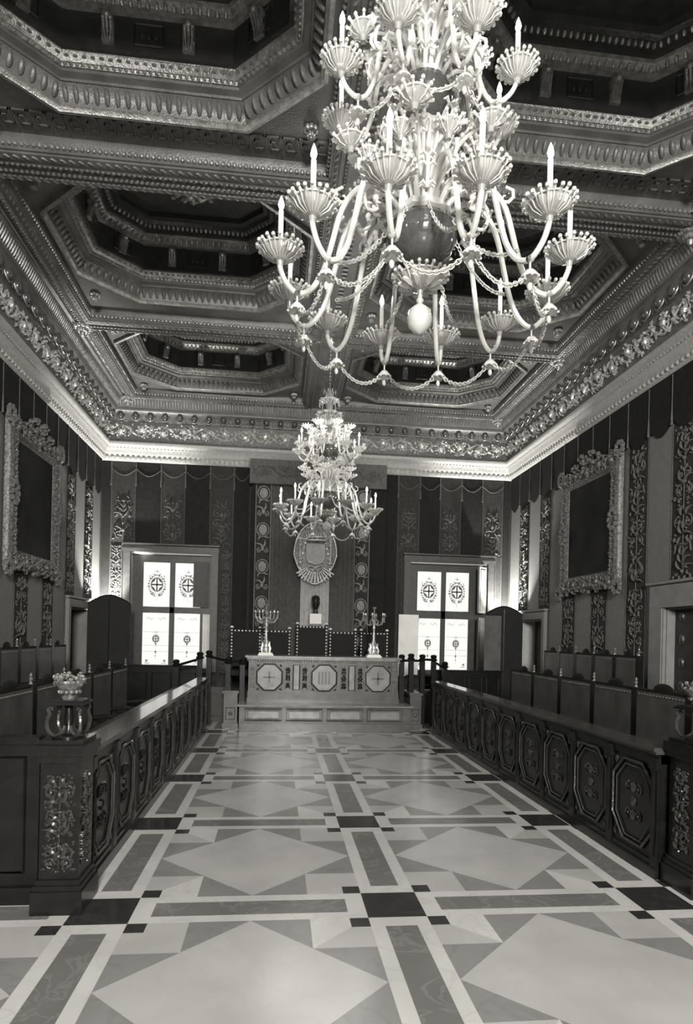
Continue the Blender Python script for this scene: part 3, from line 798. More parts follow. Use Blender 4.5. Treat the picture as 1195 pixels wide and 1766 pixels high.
# ------------------------------------------------------------------ dossal behind the desk
def build_dossal():
    e = thing('dossal', 'tall dark dossal with embroidered bands and a valance hanging behind the desk', 'hanging', (0,0,0))
    def pleats(x0, x1, y, z0, z1, amp, per, name, material):
        n = int((x1-x0)/per*8); V = []; F = []
        for i in range(n+1):
            x = x0+(x1-x0)*i/n; yy = y-amp*(1+math.sin(2*PI*(x-x0)/per))*.5; V += [(x, yy, z0), (x, yy, z1)]
        for i in range(n): F.append((2*i, 2*i+2, 2*i+3, 2*i+1))
        m = MB(); m.add(V, F); m.box(x0, x1, y+.004, y+.02, z0, z1)
        return m.build(name, material, e)
    pleats(-.20, 1.50, 12.84, .45, 4.70, .03, .085, 'pleated_field', 'pleat')
    for xa, xb in ((-.60, -.20), (1.50, 2.12)):
        m = MB(); m.box(xa, xb, 12.80, 12.84, .45, 4.70); m.build('side_panel', 'plain_dark', e, smooth=False)
    for xc in (-.36, 1.66):
        m = MB(); m.box(xc-.16, xc+.16, 12.78, 12.80, .45, 4.68); m.build('band', 'band_cloth', e, smooth=False)
        m = MB()
        for u in (-.15, .15): m.tube([(xc+u, 12.778, .45), (xc+u, 12.778, 4.68)], .008, 5)
        for i in range(11):      # alternating crests and wreaths
            z = .75+i*.37
            if i % 2:
                for s in (-1, 1):
                    spiral(m, s*.07, 0, .06, 1.2, PI/2, -s, .008) if False else None
                t = MB()
                for s in (-1, 1): spiral(t, s*.065, -.05, .055, 1.2, PI/2, -s, .010); leafy(t, 0, .02, PI/2-s*.7-.3, .15, .012)
                t.ball((0, 0, .01), (.035, .06, .02), 8, 5)
                m.merge(t, lambda u, v, q: (xc+u, 12.778-q, z+v))
            else:
                t = MB(); t.ball((0, .0, .005), (.085, .11, .02), 12, 6)
                t.tube([(.12*math.cos(2*PI*q/14), .14*math.sin(2*PI*q/14), .012) for q in range(14)], .010, 5, closed=True)
                for s in (-1, 1): leafy(t, s*.03, -.13, -PI/2+s*1.0-.3, .1, .01)
                m.merge(t, lambda u, v, q: (xc+u, 12.778-q, z+v))
        m.build('band_embroidery', 'thread_hi', e)
    m = MB(); m.box(-.64, 2.13, 12.68, 12.76, 4.62, 5.11); m.tube([(-.64, 12.68, 4.63), (2.13, 12.68, 4.63)], .016, 6)
    v = m.build('valance', 'pleat', e, smooth=False)
    m = MB(); t = scroll_run(2.6, .30, 9, .010); m.merge(t, on_y(12.68, -.56, 4.72)); m.build('valance_scrollwork', 'thread', v)
build_dossal()

def build_arms():
    e = thing('coat_of_arms', 'gilded oval coat of arms with crown hanging on the dossal above the bust', 'coat of arms', (.70, 12.70, 3.22)); e.scale = (1, 1, .86)
    m = MB()   # egg shaped plaque, wide above, tapering below
    def egg(t, s=1): a = 2*PI*t; w_ = .44*(1-.28*max(0, -math.sin(a))**1.0); return (s*w_*math.cos(a), s*.78*math.sin(a) if math.sin(a) > 0 else s*.70*math.sin(a))
    N = 40; V = []; F = []
    rings = [(1, 0), (1, .05), (.96, .075), (.92, .05), (.5, .09), (0.02, .10)]
    for (s, dep) in rings:
        for i in range(N): x, z = egg(i/N, s); V.append((x, -dep, z))
    for k in range(len(rings)-1):
        for i in range(N): F.append((k*N+i, k*N+(i+1) % N, (k+1)*N+(i+1) % N, (k+1)*N+i))
    m.add(V, F); m.build('plaque', 'gilt_dim', e)
    m = MB(); m.tube([(egg(i/N, .97)[0], -.075, egg(i/N, .97)[1]) for i in range(N)], .018, 6, closed=True)
    for s in (-1, 1):
        m.tube([(s*.30, -.1, -.18), (s*.31, -.12, .15), (s*.30, -.1, .38)], [.03, .022, .03], 8)
        for z in (-.2, -.05, .22, .36): m.ball((s*.305, -.11, z), (.05, .035, .022), 8, 5)
        for i in range(9): leafy_y(m, s*.2, -.09, -.45, s, i)
    m.build('border', 'gilt', e)
    m = MB()   # central shield, bars of pallets
    sh = [(-.20, .26), (.20, .26), (.20, -.10), (.16, -.20), (0, -.26), (-.16, -.20), (-.20, -.10)]
    V = [(x, -.10, z) for x, z in sh]+[(x*.94, -.145, z*.94) for x, z in sh]; n = len(sh)
    m.add(V, [(i, (i+1) % n, n+(i+1) % n, n+i) for i in range(n)]+[tuple(range(n, 2*n))])
    for i in range(5): m.box(-.165+i*.072, -.135+i*.072, -.157, -.14, -.16, .20)
    m.build('shield', 'pale_cloth', e)
    m = MB()   # crown
    m.tube([(.17*math.cos(2*PI*i/20), -.13+.06*math.sin(2*PI*i/20), .33) for i in range(20)], .03, 6, closed=True)
    m.tube([(.19*math.cos(2*PI*i/20), -.13+.07*math.sin(2*PI*i/20), .40) for i in range(20)], .02, 6, closed=True)
    for i in range(9):
        x = -.18+.045*i; m.tube([(x, -.15, .40), (x*1.15, -.16, .50)], [.018, .006], 6); m.ball((x*1.15, -.16, .51), .016, 6, 4)
    m.build('crown', 'gilt', e)
    m = MB()   # rays and bow below the shield
    for i in range(13):
        a = -PI/2+(i-6)*.17; m.tube([(.20*math.cos(a), -.10, -.20+.2*math.sin(a)), (.44*math.cos(a), -.10, -.22+.44*math.sin(a))], [.014, .022], 6)
    for s in (-1, 1):
        m.tube([(0, -.12, -.30), (s*.10, -.14, -.26), (s*.13, -.14, -.33), (s*.04, -.13, -.38), (0, -.12, -.30)], .018, 6)
    m.build('rays', 'gilt', e)
def leafy_y(m, x, y, z, s, i):
    a = .25*i; m.ball((x+s*.1*math.cos(a), y, z+.12*i), (.03, .02, .035), 6, 4)
build_arms()
# pale cloth under the arms
m = MB(); V = []; F = []
for i in range(61):
    x = .42+.58*i/60; y = 12.74-.02*math.sin(2*PI*i/7.5); V += [(x, y, .45), (x, y, 2.80)]
for i in range(60): F.append((2*i, 2*i+2, 2*i+3, 2*i+1))
m.add(V, F); m.box(.42, 1.0, 12.765, 12.775, .45, 2.80)
tag(m.build('pale_cloth', 'pale_cloth'), 'pale pleated cloth hanging behind the bronze head', 'cloth')

# ------------------------------------------------------------------ podium, desk, chairs
def panel_frame(m, x0, x1, z0, z1, y, rad=.012, mi=0):
    m.tube([(x0, y, z0), (x1, y, z0), (x1, y, z1), (x0, y, z1)], rad, 5, closed=True, mi=mi)
def build_podium():
    e = thing('podium', 'low panelled wooden podium carrying the long desk', 'podium')
    m = MB(); m.box(-.62, 2.27, 10.52, 12.95, 0, .40); m.box(-.60, 2.25, 10.44, 10.6, 0, .13)
    m.build('body', 'desk', e, smooth=False)
    m = MB(); m.box(-.65, 2.30, 10.47, 12.95, .40, .43); m.tube([(-.65, 10.47, .413), (2.30, 10.47, .413)], .014, 6); m.build('top', 'desk_hi', e)
    for i in range(4):
        x0 = -.52+i*.68; m = MB(); m.box(x0, x0+.60, 10.505, 10.52, .17, .36); panel_frame(m, x0, x0+.60, .17, .36, 10.505, .014)
        p = m.build('front_panel', 'desk', e)
        m = MB(); m.box(x0+.05, x0+.55, 10.49, 10.51, .20, .33); panel_frame(m, x0+.05, x0+.55, .20, .33, 10.488, .010); m.build('raised_field', 'desk_hi', p)
    for s, (xa, xb) in ((-1, (-.90, -.67)), (1, (2.32, 2.52))):
        p = thing('podium_pedestal', 'low wooden pedestal flanking the %s end of the podium' % ('left' if s < 0 else 'right'), 'pedestal'); m = MB(); m.box(xa, xb, 10.82, 11.5, 0, .58); m.box(xa-.02, xb+.02, 10.80, 11.5, .58, .63); m.box(xa-.02, xb+.02, 10.79, 11.5, 0, .08)
        panel_frame(m, xa+.04, xb-.04, .14, .34, 10.815, .010); m.ball(((xa+xb)/2, 10.815, .24), (.035, .02, .035), 8, 5)
        m.build('body', 'desk', p)
build_podium()
def octo(cx, cz, hx, hz, y, c=None):
    c = c or hx*.6
    return [(cx-hx+c, y, cz-hz), (cx+hx-c, y, cz-hz), (cx+hx, y, cz-hz+c), (cx+hx, y, cz+hz-c), (cx+hx-c, y, cz+hz), (cx-hx+c, y, cz+hz), (cx-hx, y, cz+hz-c), (cx-hx, y, cz-hz+c)]
def build_desk():
    e = thing('long_desk', 'long carved wooden desk with octagonal panels on the podium', 'desk', (0,0,0))
    y = 10.95; z0, z1 = .43, 1.23
    m = MB(); m.box(-.50, 2.12, y, 11.55, z0, z1-.05); m.box(-.52, 2.14, y-.03, 11.5, z0, z0+.07); m.box(-.51, 2.13, y-.018, 11.5, z0+.07, z0+.19)
    m.build('body', 'desk', e, smooth=False)
    m = MB(); m.box(-.56, 2.17, y-.07, 11.6, z1-.03, z1); m.box(-.53, 2.14, y-.045, 11.57, z1-.06, z1-.03)
    for i in range(64): m.ball((-.51+i*.042, y-.035, z1-.085), (.014, .014, .018), 5, 4)
    m.build('desk_top', 'desk_hi', e)
    for cx, kind in ((-.14, 0), (.81, 1), (1.76, 0)):
        m = MB(); o_ = octo(cx, .86, .205, .215, y-.012, .12); m.add([(p[0], p[1], p[2]) for p in o_], [tuple(range(8))]); 
        p = m.build('octagonal_panel', 'desk_hi', e, smooth=False)
        m = MB(); m.tube(octo(cx, .86, .215, .225, y-.014, .125), .012, 5, closed=True); m.build('black_border', 'black', p)
        m = MB(); m.tube(octo(cx, .86, .235, .245, y-.010, .135), .010, 5, closed=True); m.build('outer_moulding', 'desk_hi', p)
        m = MB()
        if kind:
            for i in range(4): m.box(cx-.105+i*.058, cx-.105+i*.058+.034, y-.024, y-.012, .75, .97)
            m.build('vertical_bars', 'desk', p)
        else:
            m.box(cx-.012, cx+.012, y-.03, y-.012, .76, .96); m.box(cx-.11, cx+.11, y-.03, y-.012, .85, .874)
            m.build('carved_cross', 'desk', p)
        m = MB()
        for sx in (-1, 1):
            for sz in (-1, 1): m.ball((cx+sx*.195, y-.01, .86+sz*.205), (.022, .015, .022), 6, 4)
        m.build('corner_button', 'black', p)
    for cx in (.325, 1.295):
        m = MB(); m.box(cx-.045, cx+.045, y-.02, y, .66, 1.07); p = m.build('narrow_panel', 'desk_hi', e, smooth=False)
        m = MB(); panel_frame(m, cx-.055, cx+.055, .65, 1.08, y-.015, .010); m.build('black_border', 'black', p)
    for cx in (-.43, .18, .47, 1.15, 1.44, 2.05):
        m = MB(); m.box(cx-.05, cx+.05, y-.035, y, z0+.19, 1.10); m.box(cx-.06, cx+.06, y-.045, y, 1.09, 1.14); m.box(cx-.06, cx+.06, y-.045, y, z0+.16, z0+.21)
        p = m.build('pilaster', 'desk', e, smooth=False)
        m = MB(); m.merge(band_motif(.085, .40, int(cx*10) % 3, .006, .13), on_y(y-.035, cx, .66)); m.build('pilaster_carving', 'desk_hi' if abs(cx-.8) > 1 else 'oak', p)
    return e
build_desk()

def presid_chair(label, x, wd, top, y=12.16):
    e = thing('high_back_chair', label, 'chair', (x, y, .43), 0, 'high-backed chairs behind the desk')
    h = top-.43; hw = wd/2
    m = MB(); m.box(-hw+.02, hw-.02, -.50, .0, .40, .50); m.build('seat', 'leather_dk', e)
    m = MB(); m.box(-hw+.04, hw-.04, -.02, .03, .55, h-.03); m.build('backrest', 'leather_dk', e)
    for s in (-1, 1):
        m = MB(); m.box(s*(hw-.02)-.025, s*(hw-.02)+.025, -.03, .03, 0, h); m.build('rear_post', 'leather_dk', e)
        m = MB(); m.box(s*(hw-.02)-.02, s*(hw-.02)+.02, -.50, -.46, 0, .66); m.build('front_leg', 'oak', e)
        m = MB(); m.tube([(s*(hw-.02), -.50, .66), (s*(hw-.02), -.25, .68), (s*(hw-.02), .0, .70)], .024, 6); m.build('armrest', 'oak', e)
        m = MB(); m.ball((s*(hw-.02), 0, h+.018), (.034, .03, .026), 8, 5); m.build('post_cap', 'nail', e)
    m = MB(); n = int((h-.55)/.062)
    for i in range(n):
        for s in (-1, 1): m.ball((s*(hw-.02), -.035, h-.045-i*.062), .017, 7, 5)
    k = int((wd-.1)/.062)
    for i in range(k): m.ball((-hw+.05+(wd-.1)*(i+.5)/k, -.035, h-.05), .017, 7, 5)
    m.build('nail_trim', 'nail', e)
    return e
for x, wd, top, lb in ((-.62, .57, 1.71, 'leftmost black leather chair with bright nails behind the desk'),
                       (-.03, .52, 1.71, 'black chair with bright nails just left of the tall central one'),
                       (.64, .60, 1.81, 'tallest black chair with bright nails at the centre behind the desk'),
                       (1.245, .53, 1.71, 'black chair with bright nails just right of the tall central one'),
                       (1.86, .55, 1.71, 'rightmost black leather chair with bright nails behind the desk')):
    presid_chair(lb, x, wd, top)

# plinth and bronze head
e = thing('display_plinth', 'slim dark plinth carrying the bronze head behind the chairs', 'plinth', (.72, 12.48, .43))
m = MB(); m.box(-.11, .11, -.11, .11, 0, 1.38); m.box(-.14, .14, -.14, .14, 0, .06); m.box(-.13, .13, -.13, .13, 1.36, 1.40); m.build('shaft', 'oak', e, smooth=False)
e = thing('bust', 'small dark bronze head on a white block behind the central chair', 'sculpture', (.72, 12.48, 1.83))
m = MB(); m.box(-.115, .115, -.10, .10, 0, .20); m.build('block', 'white', e, smooth=False)
m = MB(); m.lathe([(.055, 0), (.05, .03), (.045, .08), (.05, .11), (.072, .14), (.085, .19), (.088, .24), (.08, .30), (.055, .345), (.001, .36)], 16, (0, 0, .20))
for v_i in range(len(m.v)):
    x, y_, z = m.v[v_i]; m.v[v_i] = (x*.92, y_*1.12-(.012 if z > .34 and z < .45 and y_ < 0 else 0), z)
m.tube([(0, -.088, .46), (0, -.115, .41), (0, -.09, .40)], [.008, .014, .01], 6)
m.ball((0, -.085, .375), (.025, .012, .008), 8, 4); m.ball((0, -.075, .345), (.03, .02, .02), 8, 5)
for s in (-1, 1): m.ball((s*.032, -.085, .445), (.014, .01, .008), 6, 4); m.ball((s*.082, .0, .42), (.012, .02, .032), 6, 4); m.tube([(s*.012, -.095, .468), (s*.05, -.08, .466)], .007, 5)
hd = m.build('head', 'bronze', e)
m = MB(); m.ball((0, .02, .50), (.088, .10, .072), 14, 8); m.build('hair', 'bronze', e)

# candelabra on the desk
def candelabrum(label, x):
    e = thing('candelabrum', label, 'candelabrum', (x, 11.15, 1.23), 0, 'silver candelabra on the desk')
    m = MB(); m.box(-.135, .135, -.12, .12, 0, .025); m.box(-.115, .115, -.10, .10, .025, .05); m.build('plinth', 'white', e, smooth=False)
    m = MB(); m.lathe([(.07, .05), (.085, .07), (.07, .10), (.075, .14), (.08, .19), (.055, .24), (.03, .28), (.022, .32), (.028, .36), (.018, .42), (.022, .50), (.03, .54), (.02, .58), (.035, .62), (.02, .66)], 14)
    for i in range(4):
        a = PI/4+PI/2*i; m.tube([(.09*math.cos(a), .09*math.sin(a), .05), (.11*math.cos(a), .11*math.sin(a), .12), (.08*math.cos(a), .08*math.sin(a), .20), (.1*math.cos(a), .1*math.sin(a), .25)], [.02, .016, .014, .006], 6)
        m.ball((.10*math.cos(a), .10*math.sin(a), .11), .02, 6, 4)
    m.build('base', 'silver', e)
    m = MB(); m.tube([(0, 0, .6), (0, 0, .86)], .012, 8); m.lathe([(.012, 0), (.03, .02), (.034, .04)], 12, (0, 0, .86)); m.ball((0, 0, .74), (.03, .03, .04), 8, 6); m.build('stem', 'silver', e)
    for i in range(6):
        a = 2*PI*i/6+.2
        m = MB(); c, s = math.cos(a), math.sin(a)
        m.tube([(r*c, r*s, z) for r, z in ((.01, .62), (.08, .57), (.15, .60), (.19, .68), (.20, .74))], .009, 6)
        m.tube([(r*c, r*s, z) for r, z in ((.06, .575), (.09, .64), (.06, .68), (.04, .65))], .006, 5)
        m.lathe([(.006, 0), (.034, .015), (.036, .024), (.014, .02), (.014, .055), (.02, .06)], 10, (.20*c, .20*s, .735))
        for q in range(3): m.ball((.20*c, .20*s, .70-.03*q), .010, 5, 4)
        m.build('arm', 'silver', e)
    return e
candelabrum('ornate silver candelabrum standing on the left end of the desk', -.215)
candelabrum('ornate silver candelabrum standing on the right end of the desk', 1.70)

# balustrades at both sides of the podium
def post_mb(h, r=.042):
    m = MB(); m.box(-r, r, -r, r, 0, h-.13); m.box(-r-.008, r+.008, -r-.008, r+.008, 0, .08)
    m.lathe([(r*.8, h-.13), (r*1.5, h-.115), (r*1.7, h-.09), (r*1.1, h-.075), (r*1.35, h-.05), (r*1.45, h-.03), (r*.9, h-.005), (.001, h)], 12)
    return m
def balustrade(name, label, posts, rails):
    e = thing(name, label, 'balustrade')
    for (x, y, h, z) in posts: post_mb(h).build('post', 'oak', e, loc=(x, y, z))
    for a, b in rails:
        m = MB(); m.tube([a, b], .022, 8); m.build('handrail', 'oak', e)
balustrade('balustrade', 'dark wooden balustrade stepping down left of the podium',
           [(-.84, 10.9, .58, .63), (-.60, 10.9, .77, .43), (-1.20, 11.2, 1.30, 0), (-1.32, 10.9, 1.28, 0), (-1.73, 11.0, 1.14, 0)],
           [((-1.20, 11.2, 1.19), (-.84, 10.9, 1.13)), ((-.84, 10.9, 1.13), (-.60, 10.9, 1.13)), ((-1.73, 11.0, 1.03), (-1.32, 10.9, 1.16))])
balustrade('balustrade', 'dark wooden balustrade stepping down right of the podium',
           [(2.19, 11.0, .87, .43), (2.36, 11.0, .69, .63), (2.56, 10.98, 1.31, 0), (2.82, 11.2, 1.30, 0), (3.03, 11.2, 1.18, 0)],
           [((2.19, 11.0, 1.19), (2.36, 11.0, 1.19)), ((2.36, 11.0, 1.19), (2.56, 10.98, 1.19)), ((2.56, 10.98, 1.22), (2.82, 11.2, 1.20)), ((2.82, 11.2, 1.17), (3.03, 11.2, 1.06))])
for lb, xa, xb in (('dark panel filling the shaded gap between the left stalls and the podium', -1.24, -.89), ('dark panel filling the shaded gap between the right stalls and the podium', 2.56, 2.86)):
    m = MB(); m.box(xa, xb, 11.53, 11.63, 0, .60); m.box(xa-.01, xb+.01, 11.515, 11.64, .60, .63)  # dark panels added to stand for the shade in the gaps
    panel_frame(m, xa+.05, xb-.05, .1, .5, 11.528, .008)
    tag(m.build('gap_panel', 'shutter_d'), lb, 'dark panel')

# ------------------------------------------------------------------ council stalls
def build_parapet(side):
    s = -1 if side == 'left' else 1
    X = -1.14 if side == 'left' else 2.59      # face to the aisle
    o = s                                       # away from the aisle
    ya, yb = 3.99, 10.22
    e = thing('stall_parapet', 'long carved wooden desk front with octagonal panels along the %s side of the aisle' % side, 'desk')
    m = MB(); m.box(X, X+o*.10, ya, yb, 0, .84); m.box(X-o*.025, X+o*.1, ya, yb, 0, .07); m.box(X-o*.012, X+o*.1, ya, yb, .07, .11); m.box(X-o*.015, X+o*.1, ya, yb, .78, .84)
    m.build('body', 'oak', e, smooth=False)
    m = MB(); m.box(X-o*.05, X+o*.13, ya, yb, .865, .89); m.box(X-o*.035, X+o*.12, ya, yb, .845, .865)
    m.build('desk_top', 'oak_top', e, smooth=False)
    m = MB(); m.box(X+o*.10, X+o*.48, ya, yb, .70, .73); m.build('writing_shelf', 'oak', e, smooth=False)
    n = 10; pitch = (yb-ya)/n
    for i in range(n):
        c = ya+(i+.5)*pitch; hw = pitch/2-.05
        oc = [(X-o*.012, c+u, .445+v) for (u, v) in ((-hw*.45, -.29), (hw*.45, -.29), (hw, -.13), (hw, .17), (hw*.45, .30), (-hw*.45, .30), (-hw, .17), (-hw, -.13))]
        m = MB(); m.tube(oc, .011, 6, closed=True); m.tube([(p[0], c+(p[1]-c)*.82, .445+(p[2]-.445)*.88) for p in oc], .006, 5, closed=True)
        p = m.build('octagonal_moulding', 'oak_hi', e)
        t = MB()
        for q in (-.10, .0, .10): t.ball((q*.0, q*1.0, .006), (.035, .04, .016), 8, 5)
        for sg in (-1, 1): spiral(t, sg*.06, .09, .045, 1.1, PI/2, -sg, .007); spiral(t, sg*.06, -.09, .045, 1.1, -PI/2, sg, .007)
        m = MB(); m.merge(t, on_x(X, -o, c, .45)); m.build('carved_arms', 'oak_hi' if side == 'right' else 'oak', p)
        for (u, v) in ((-1, -1), (1, -1), (1, 1), (-1, 1)):
            m = MB(); m.ball((X-o*.003, c+u*(hw-.03), .445+v*.27), (.012, .025, .03), 6, 4); m.build('corner_carving', 'oak_hi', p)
    for i in range(n+1):
        y = ya+i*pitch; y = min(max(y, ya+.04), yb-.04)
        m = MB(); m.box(X-o*.02, X, y-.035, y+.035, .07, .82); m.box(X-o*.035, X, y-.045, y+.045, .74, .82)
        m.tube([(X-o*.024, y, .15), (X-o*.030, y, .4), (X-o*.024, y, .72)], [.01, .02, .012], 6)
        m.build('pilaster', 'oak', e)
    return e
build_parapet('left'); build_parapet('right')

def build_pier(side):
    s = -1 if side == 'left' else 1
    cx = -1.205 if side == 'left' else 2.735; cy = 3.82
    e = thing('carved_pier', 'square carved pier ending the %s parapet at the near end' % side, 'pier', (cx, cy, 0))
    m = MB(); m.box(-.14, .14, -.16, .16, 0, .13); m.box(-.13, .13, -.15, .15, .13, .16); m.box(-.12, .12, -.14, .14, .16, .19)
    m.build('base', 'oak', e)
    m = MB(); m.box(-.108, .108, -.125, .125, .19, .85); m.build('shaft', 'oak', e, smooth=False)
    m = MB(); m.box(-.125, .125, -.145, .145, .85, .89); m.box(-.14, .14, -.16, .16, .89, .95); m.box(-.12, .12, -.13, .13, .95, .975)
    m.build('cap', 'oak', e)
    m = MB(); m.merge(band_motif(.18, .56, 1, .0075, .2), lambda u, v, q: (u, -.125-q, .23+v))
    m.merge(band_motif(.16, .56, 2, .0075, .2), lambda u, v, q: (-s*.108-s*q, u, .23+v))
    for r_ in range(130):
        v_ = rnd.random(); hw_ = .055+.03*abs(math.sin(v_*7))
        m.ball((rnd.uniform(-hw_, hw_), -.128, .235+.55*v_), rnd.uniform(.005, .011), 6, 4)
        m.ball((-s*.111, rnd.uniform(-hw_, hw_), .235+.55*v_), rnd.uniform(.005, .010), 6, 4)
    m.build('leaf_carving', 'oak_hi', e)
    return e
build_pier('left'); build_pier('right')
def build_finial(side):
    cx = -1.205 if side == 'left' else 2.735; cy = 3.82
    e = thing('carved_finial', 'carved scroll bracket topped by a small urn of foliage on the %s near pier' % side, 'finial', (cx, cy, .975))
    m = MB(); m.lathe([(.09, 0), (.09, .012), (.04, .025), (.022, .06), (.028, .12), (.022, .17), (.05, .20)], 12); m.build('stem', 'oak', e)
    m = MB()
    for i in range(4):
        a = PI/4+PI/2*i; c, s = math.cos(a), math.sin(a)
        pts = []
        for t in range(15):
            q = t/14; ang = -PI*.9+q*PI*1.15; pts.append(((.075+.055*math.cos(ang))*c, (.075+.055*math.cos(ang))*s, .09+.075*math.sin(ang)))
        pts += [(.125*c, .125*s, .17), (.105*c, .105*s, .185), (.10*c, .10*s, .165)]
        m.tube(pts, .011, 6)
    m.build('scroll', 'oak_hi', e)
    m = MB(); m.box(-.105, .105, -.105, .105, .195, .21); m.box(-.09, .09, -.09, .09, .21, .22); m.build('shelf', 'oak', e, smooth=False)
    m = MB(); m.lathe([(.04, .22), (.045, .235), (.03, .25), (.06, .28), (.085, .32), (.08, .33)], 14)
    for i in range(60):
        a = rnd.random()*2*PI; r_ = .085*math.sqrt(rnd.random()); m.ball((r_*math.cos(a), r_*math.sin(a), .31+rnd.random()*.06), rnd.uniform(.009, .017), 6, 4)
    for i in range(12):
        a = 2*PI*i/12; m.ball((.055*math.cos(a), .055*math.sin(a), .265), .013, 6, 4)
    m.build('urn', 'frame_gilt', e)
build_finial('left'); build_finial('right')
# closing front of the left and right stall enclosures
for side, xa, xb in (('left', XL+.03, -1.37), ('right', 2.90, XR-.03)):
    e = thing('end_panel', 'dark wooden panelled front closing the near end of the %s stalls' % side, 'panel')
    m = MB(); m.box(xa, xb, 3.84, 3.90, 0, .93); m.box(xa, xb, 3.82, 3.92, .93, .97); m.box(xa, xb, 3.81, 3.90, 0, .10); m.build('board', 'oak', e, smooth=False)
    for i in range(3):
        u = xa+(xb-xa)*i/3; m = MB(); panel_frame(m, u+.08, u+(xb-xa)/3-.08, .18, .85, 3.838, .012)
        m.ball((u+(xb-xa)/6, 3.838, .5), (.06, .015, .09), 8, 5); m.build('panel_moulding', 'oak', e)

def stall_chair(label, loc, rz, wd, h, group, mat_back='leather'):
    """faces local +X, width along Y"""
    e = thing('stall_armchair', label, 'chair', loc, rz, group)
    hw = wd/2
    m = MB(); m.box(0, .45, -hw+.03, hw-.03, .38, .46); m.build('seat', 'leather_dk', e)
    m = MB(); m.box(-.03, .02, -hw+.03, hw-.03, .46, h-.05); m.build('backrest', mat_back, e, smooth=False)
    m = MB(); m.tube([(-.01+.0, -hw+.03, h-.04), (-.01, hw-.03, h-.04)], .018, 6)
    cr = []
    m.ball((-.012, 0, h-.02), (.018, wd*.19, .062), 14, 6); m.build('crest', 'leather_dk', e)
    for s in (-1, 1):
        m = MB(); y = s*(hw-.015); m.box(-.035, .025, y-.02, y+.02, 0, h-.02)
        p = m.build('rear_post', 'oak', e, smooth=False)
        if s == 1:
            f = MB(); f.lathe([(.018, h-.02), (.008, h), (.017, h+.02), (.007, h+.035), (.013, h+.05), (.001, h+.075)], 8, (-.005, y, 0)); f.tube([(-.005, y-.02, h+.05), (-.005, y+.02, h+.05)], .005, 5)
            f.build('brass_finial', 'brass', p)
        m = MB(); m.box(.40, .44, y-.018, y+.018, 0, .64); m.build('front_leg', 'oak', e, smooth=False)
        m = MB(); m.tube([(0, y, .66), (.2, y, .68), (.45, y, .65)], .02, 6); m.build('armrest', 'oak', e)
    m = MB(); k = int((wd-.1)/.045)
    for i in range(k): m.ball((.024, -hw+.05+(wd-.1)*(i+.5)/k, h-.075), .007, 5, 4)
    m.build('nail_trim', 'brass', e)
    return e
def stall_row(side, row, X, y_far, pitch, n, h, z, place):
    rz = 0 if side == 'left' else PI
    g = '%s row chairs of the %s stalls' % (row, side)
    first = None
    for i in range(n):
        y = y_far-pitch*(i+.5)
        lb = '%s %s stall chair from the far end, %s row on the %s' % (ORD[i], 'grey leather' if row == 'front' else 'dark leather', row, side)
        if first is None: first = stall_chair(lb, (X, y, z), rz, pitch-.01, h-z, g)
        else: dup(first, (X, y, z), rz, lb)
stall_row('left', 'front', -2.0, 8.60, .80, 5, 1.17, 0, '')
stall_row('right', 'front', 3.4, 8.84, .80, 6, 1.20, 0, '')
for side, xa, xb in (('left', -3.55, -2.62), ('right', 4.0, 4.85)):
    m = MB(); m.box(xa, xb, 4.0, 10.3, 0, .28); m.box(xa-.01 if side == 'right' else xa, xb if side == 'right' else xb+.02, 4.0, 10.32, .25, .28)
    tag(m.build('stall_platform', 'oak', smooth=False), 'raised dark platform under the back row of the %s stalls' % side, 'platform')
stall_row('left', 'back', -3.05, 9.42, .55, 8, 1.41, .28, '')
stall_row('right', 'back', 4.4, 10.0, .55, 5, 1.46, .28, '')
# dark low benches below the windows, closing the far end of the stalls
for side, xa, xb, yy in (('left', -3.2, -1.45, 11.75), ('right', 2.95, 4.3, 11.75)):
    m = MB(); m.box(xa, xb, yy, yy+.05, 0, .98); m.box(xa-.02, xb+.02, yy-.05, yy+.12, .98, 1.0)
    for i in range(4):
        u = xa+(xb-xa)*i/4; panel_frame(m, u+.05, u+(xb-xa)/4-.05, .12, .85, yy-.002, .010)
    tag(m.build('rear_partition', 'oak', smooth=False), 'low dark panelled partition in front of the %s window' % side, 'partition')

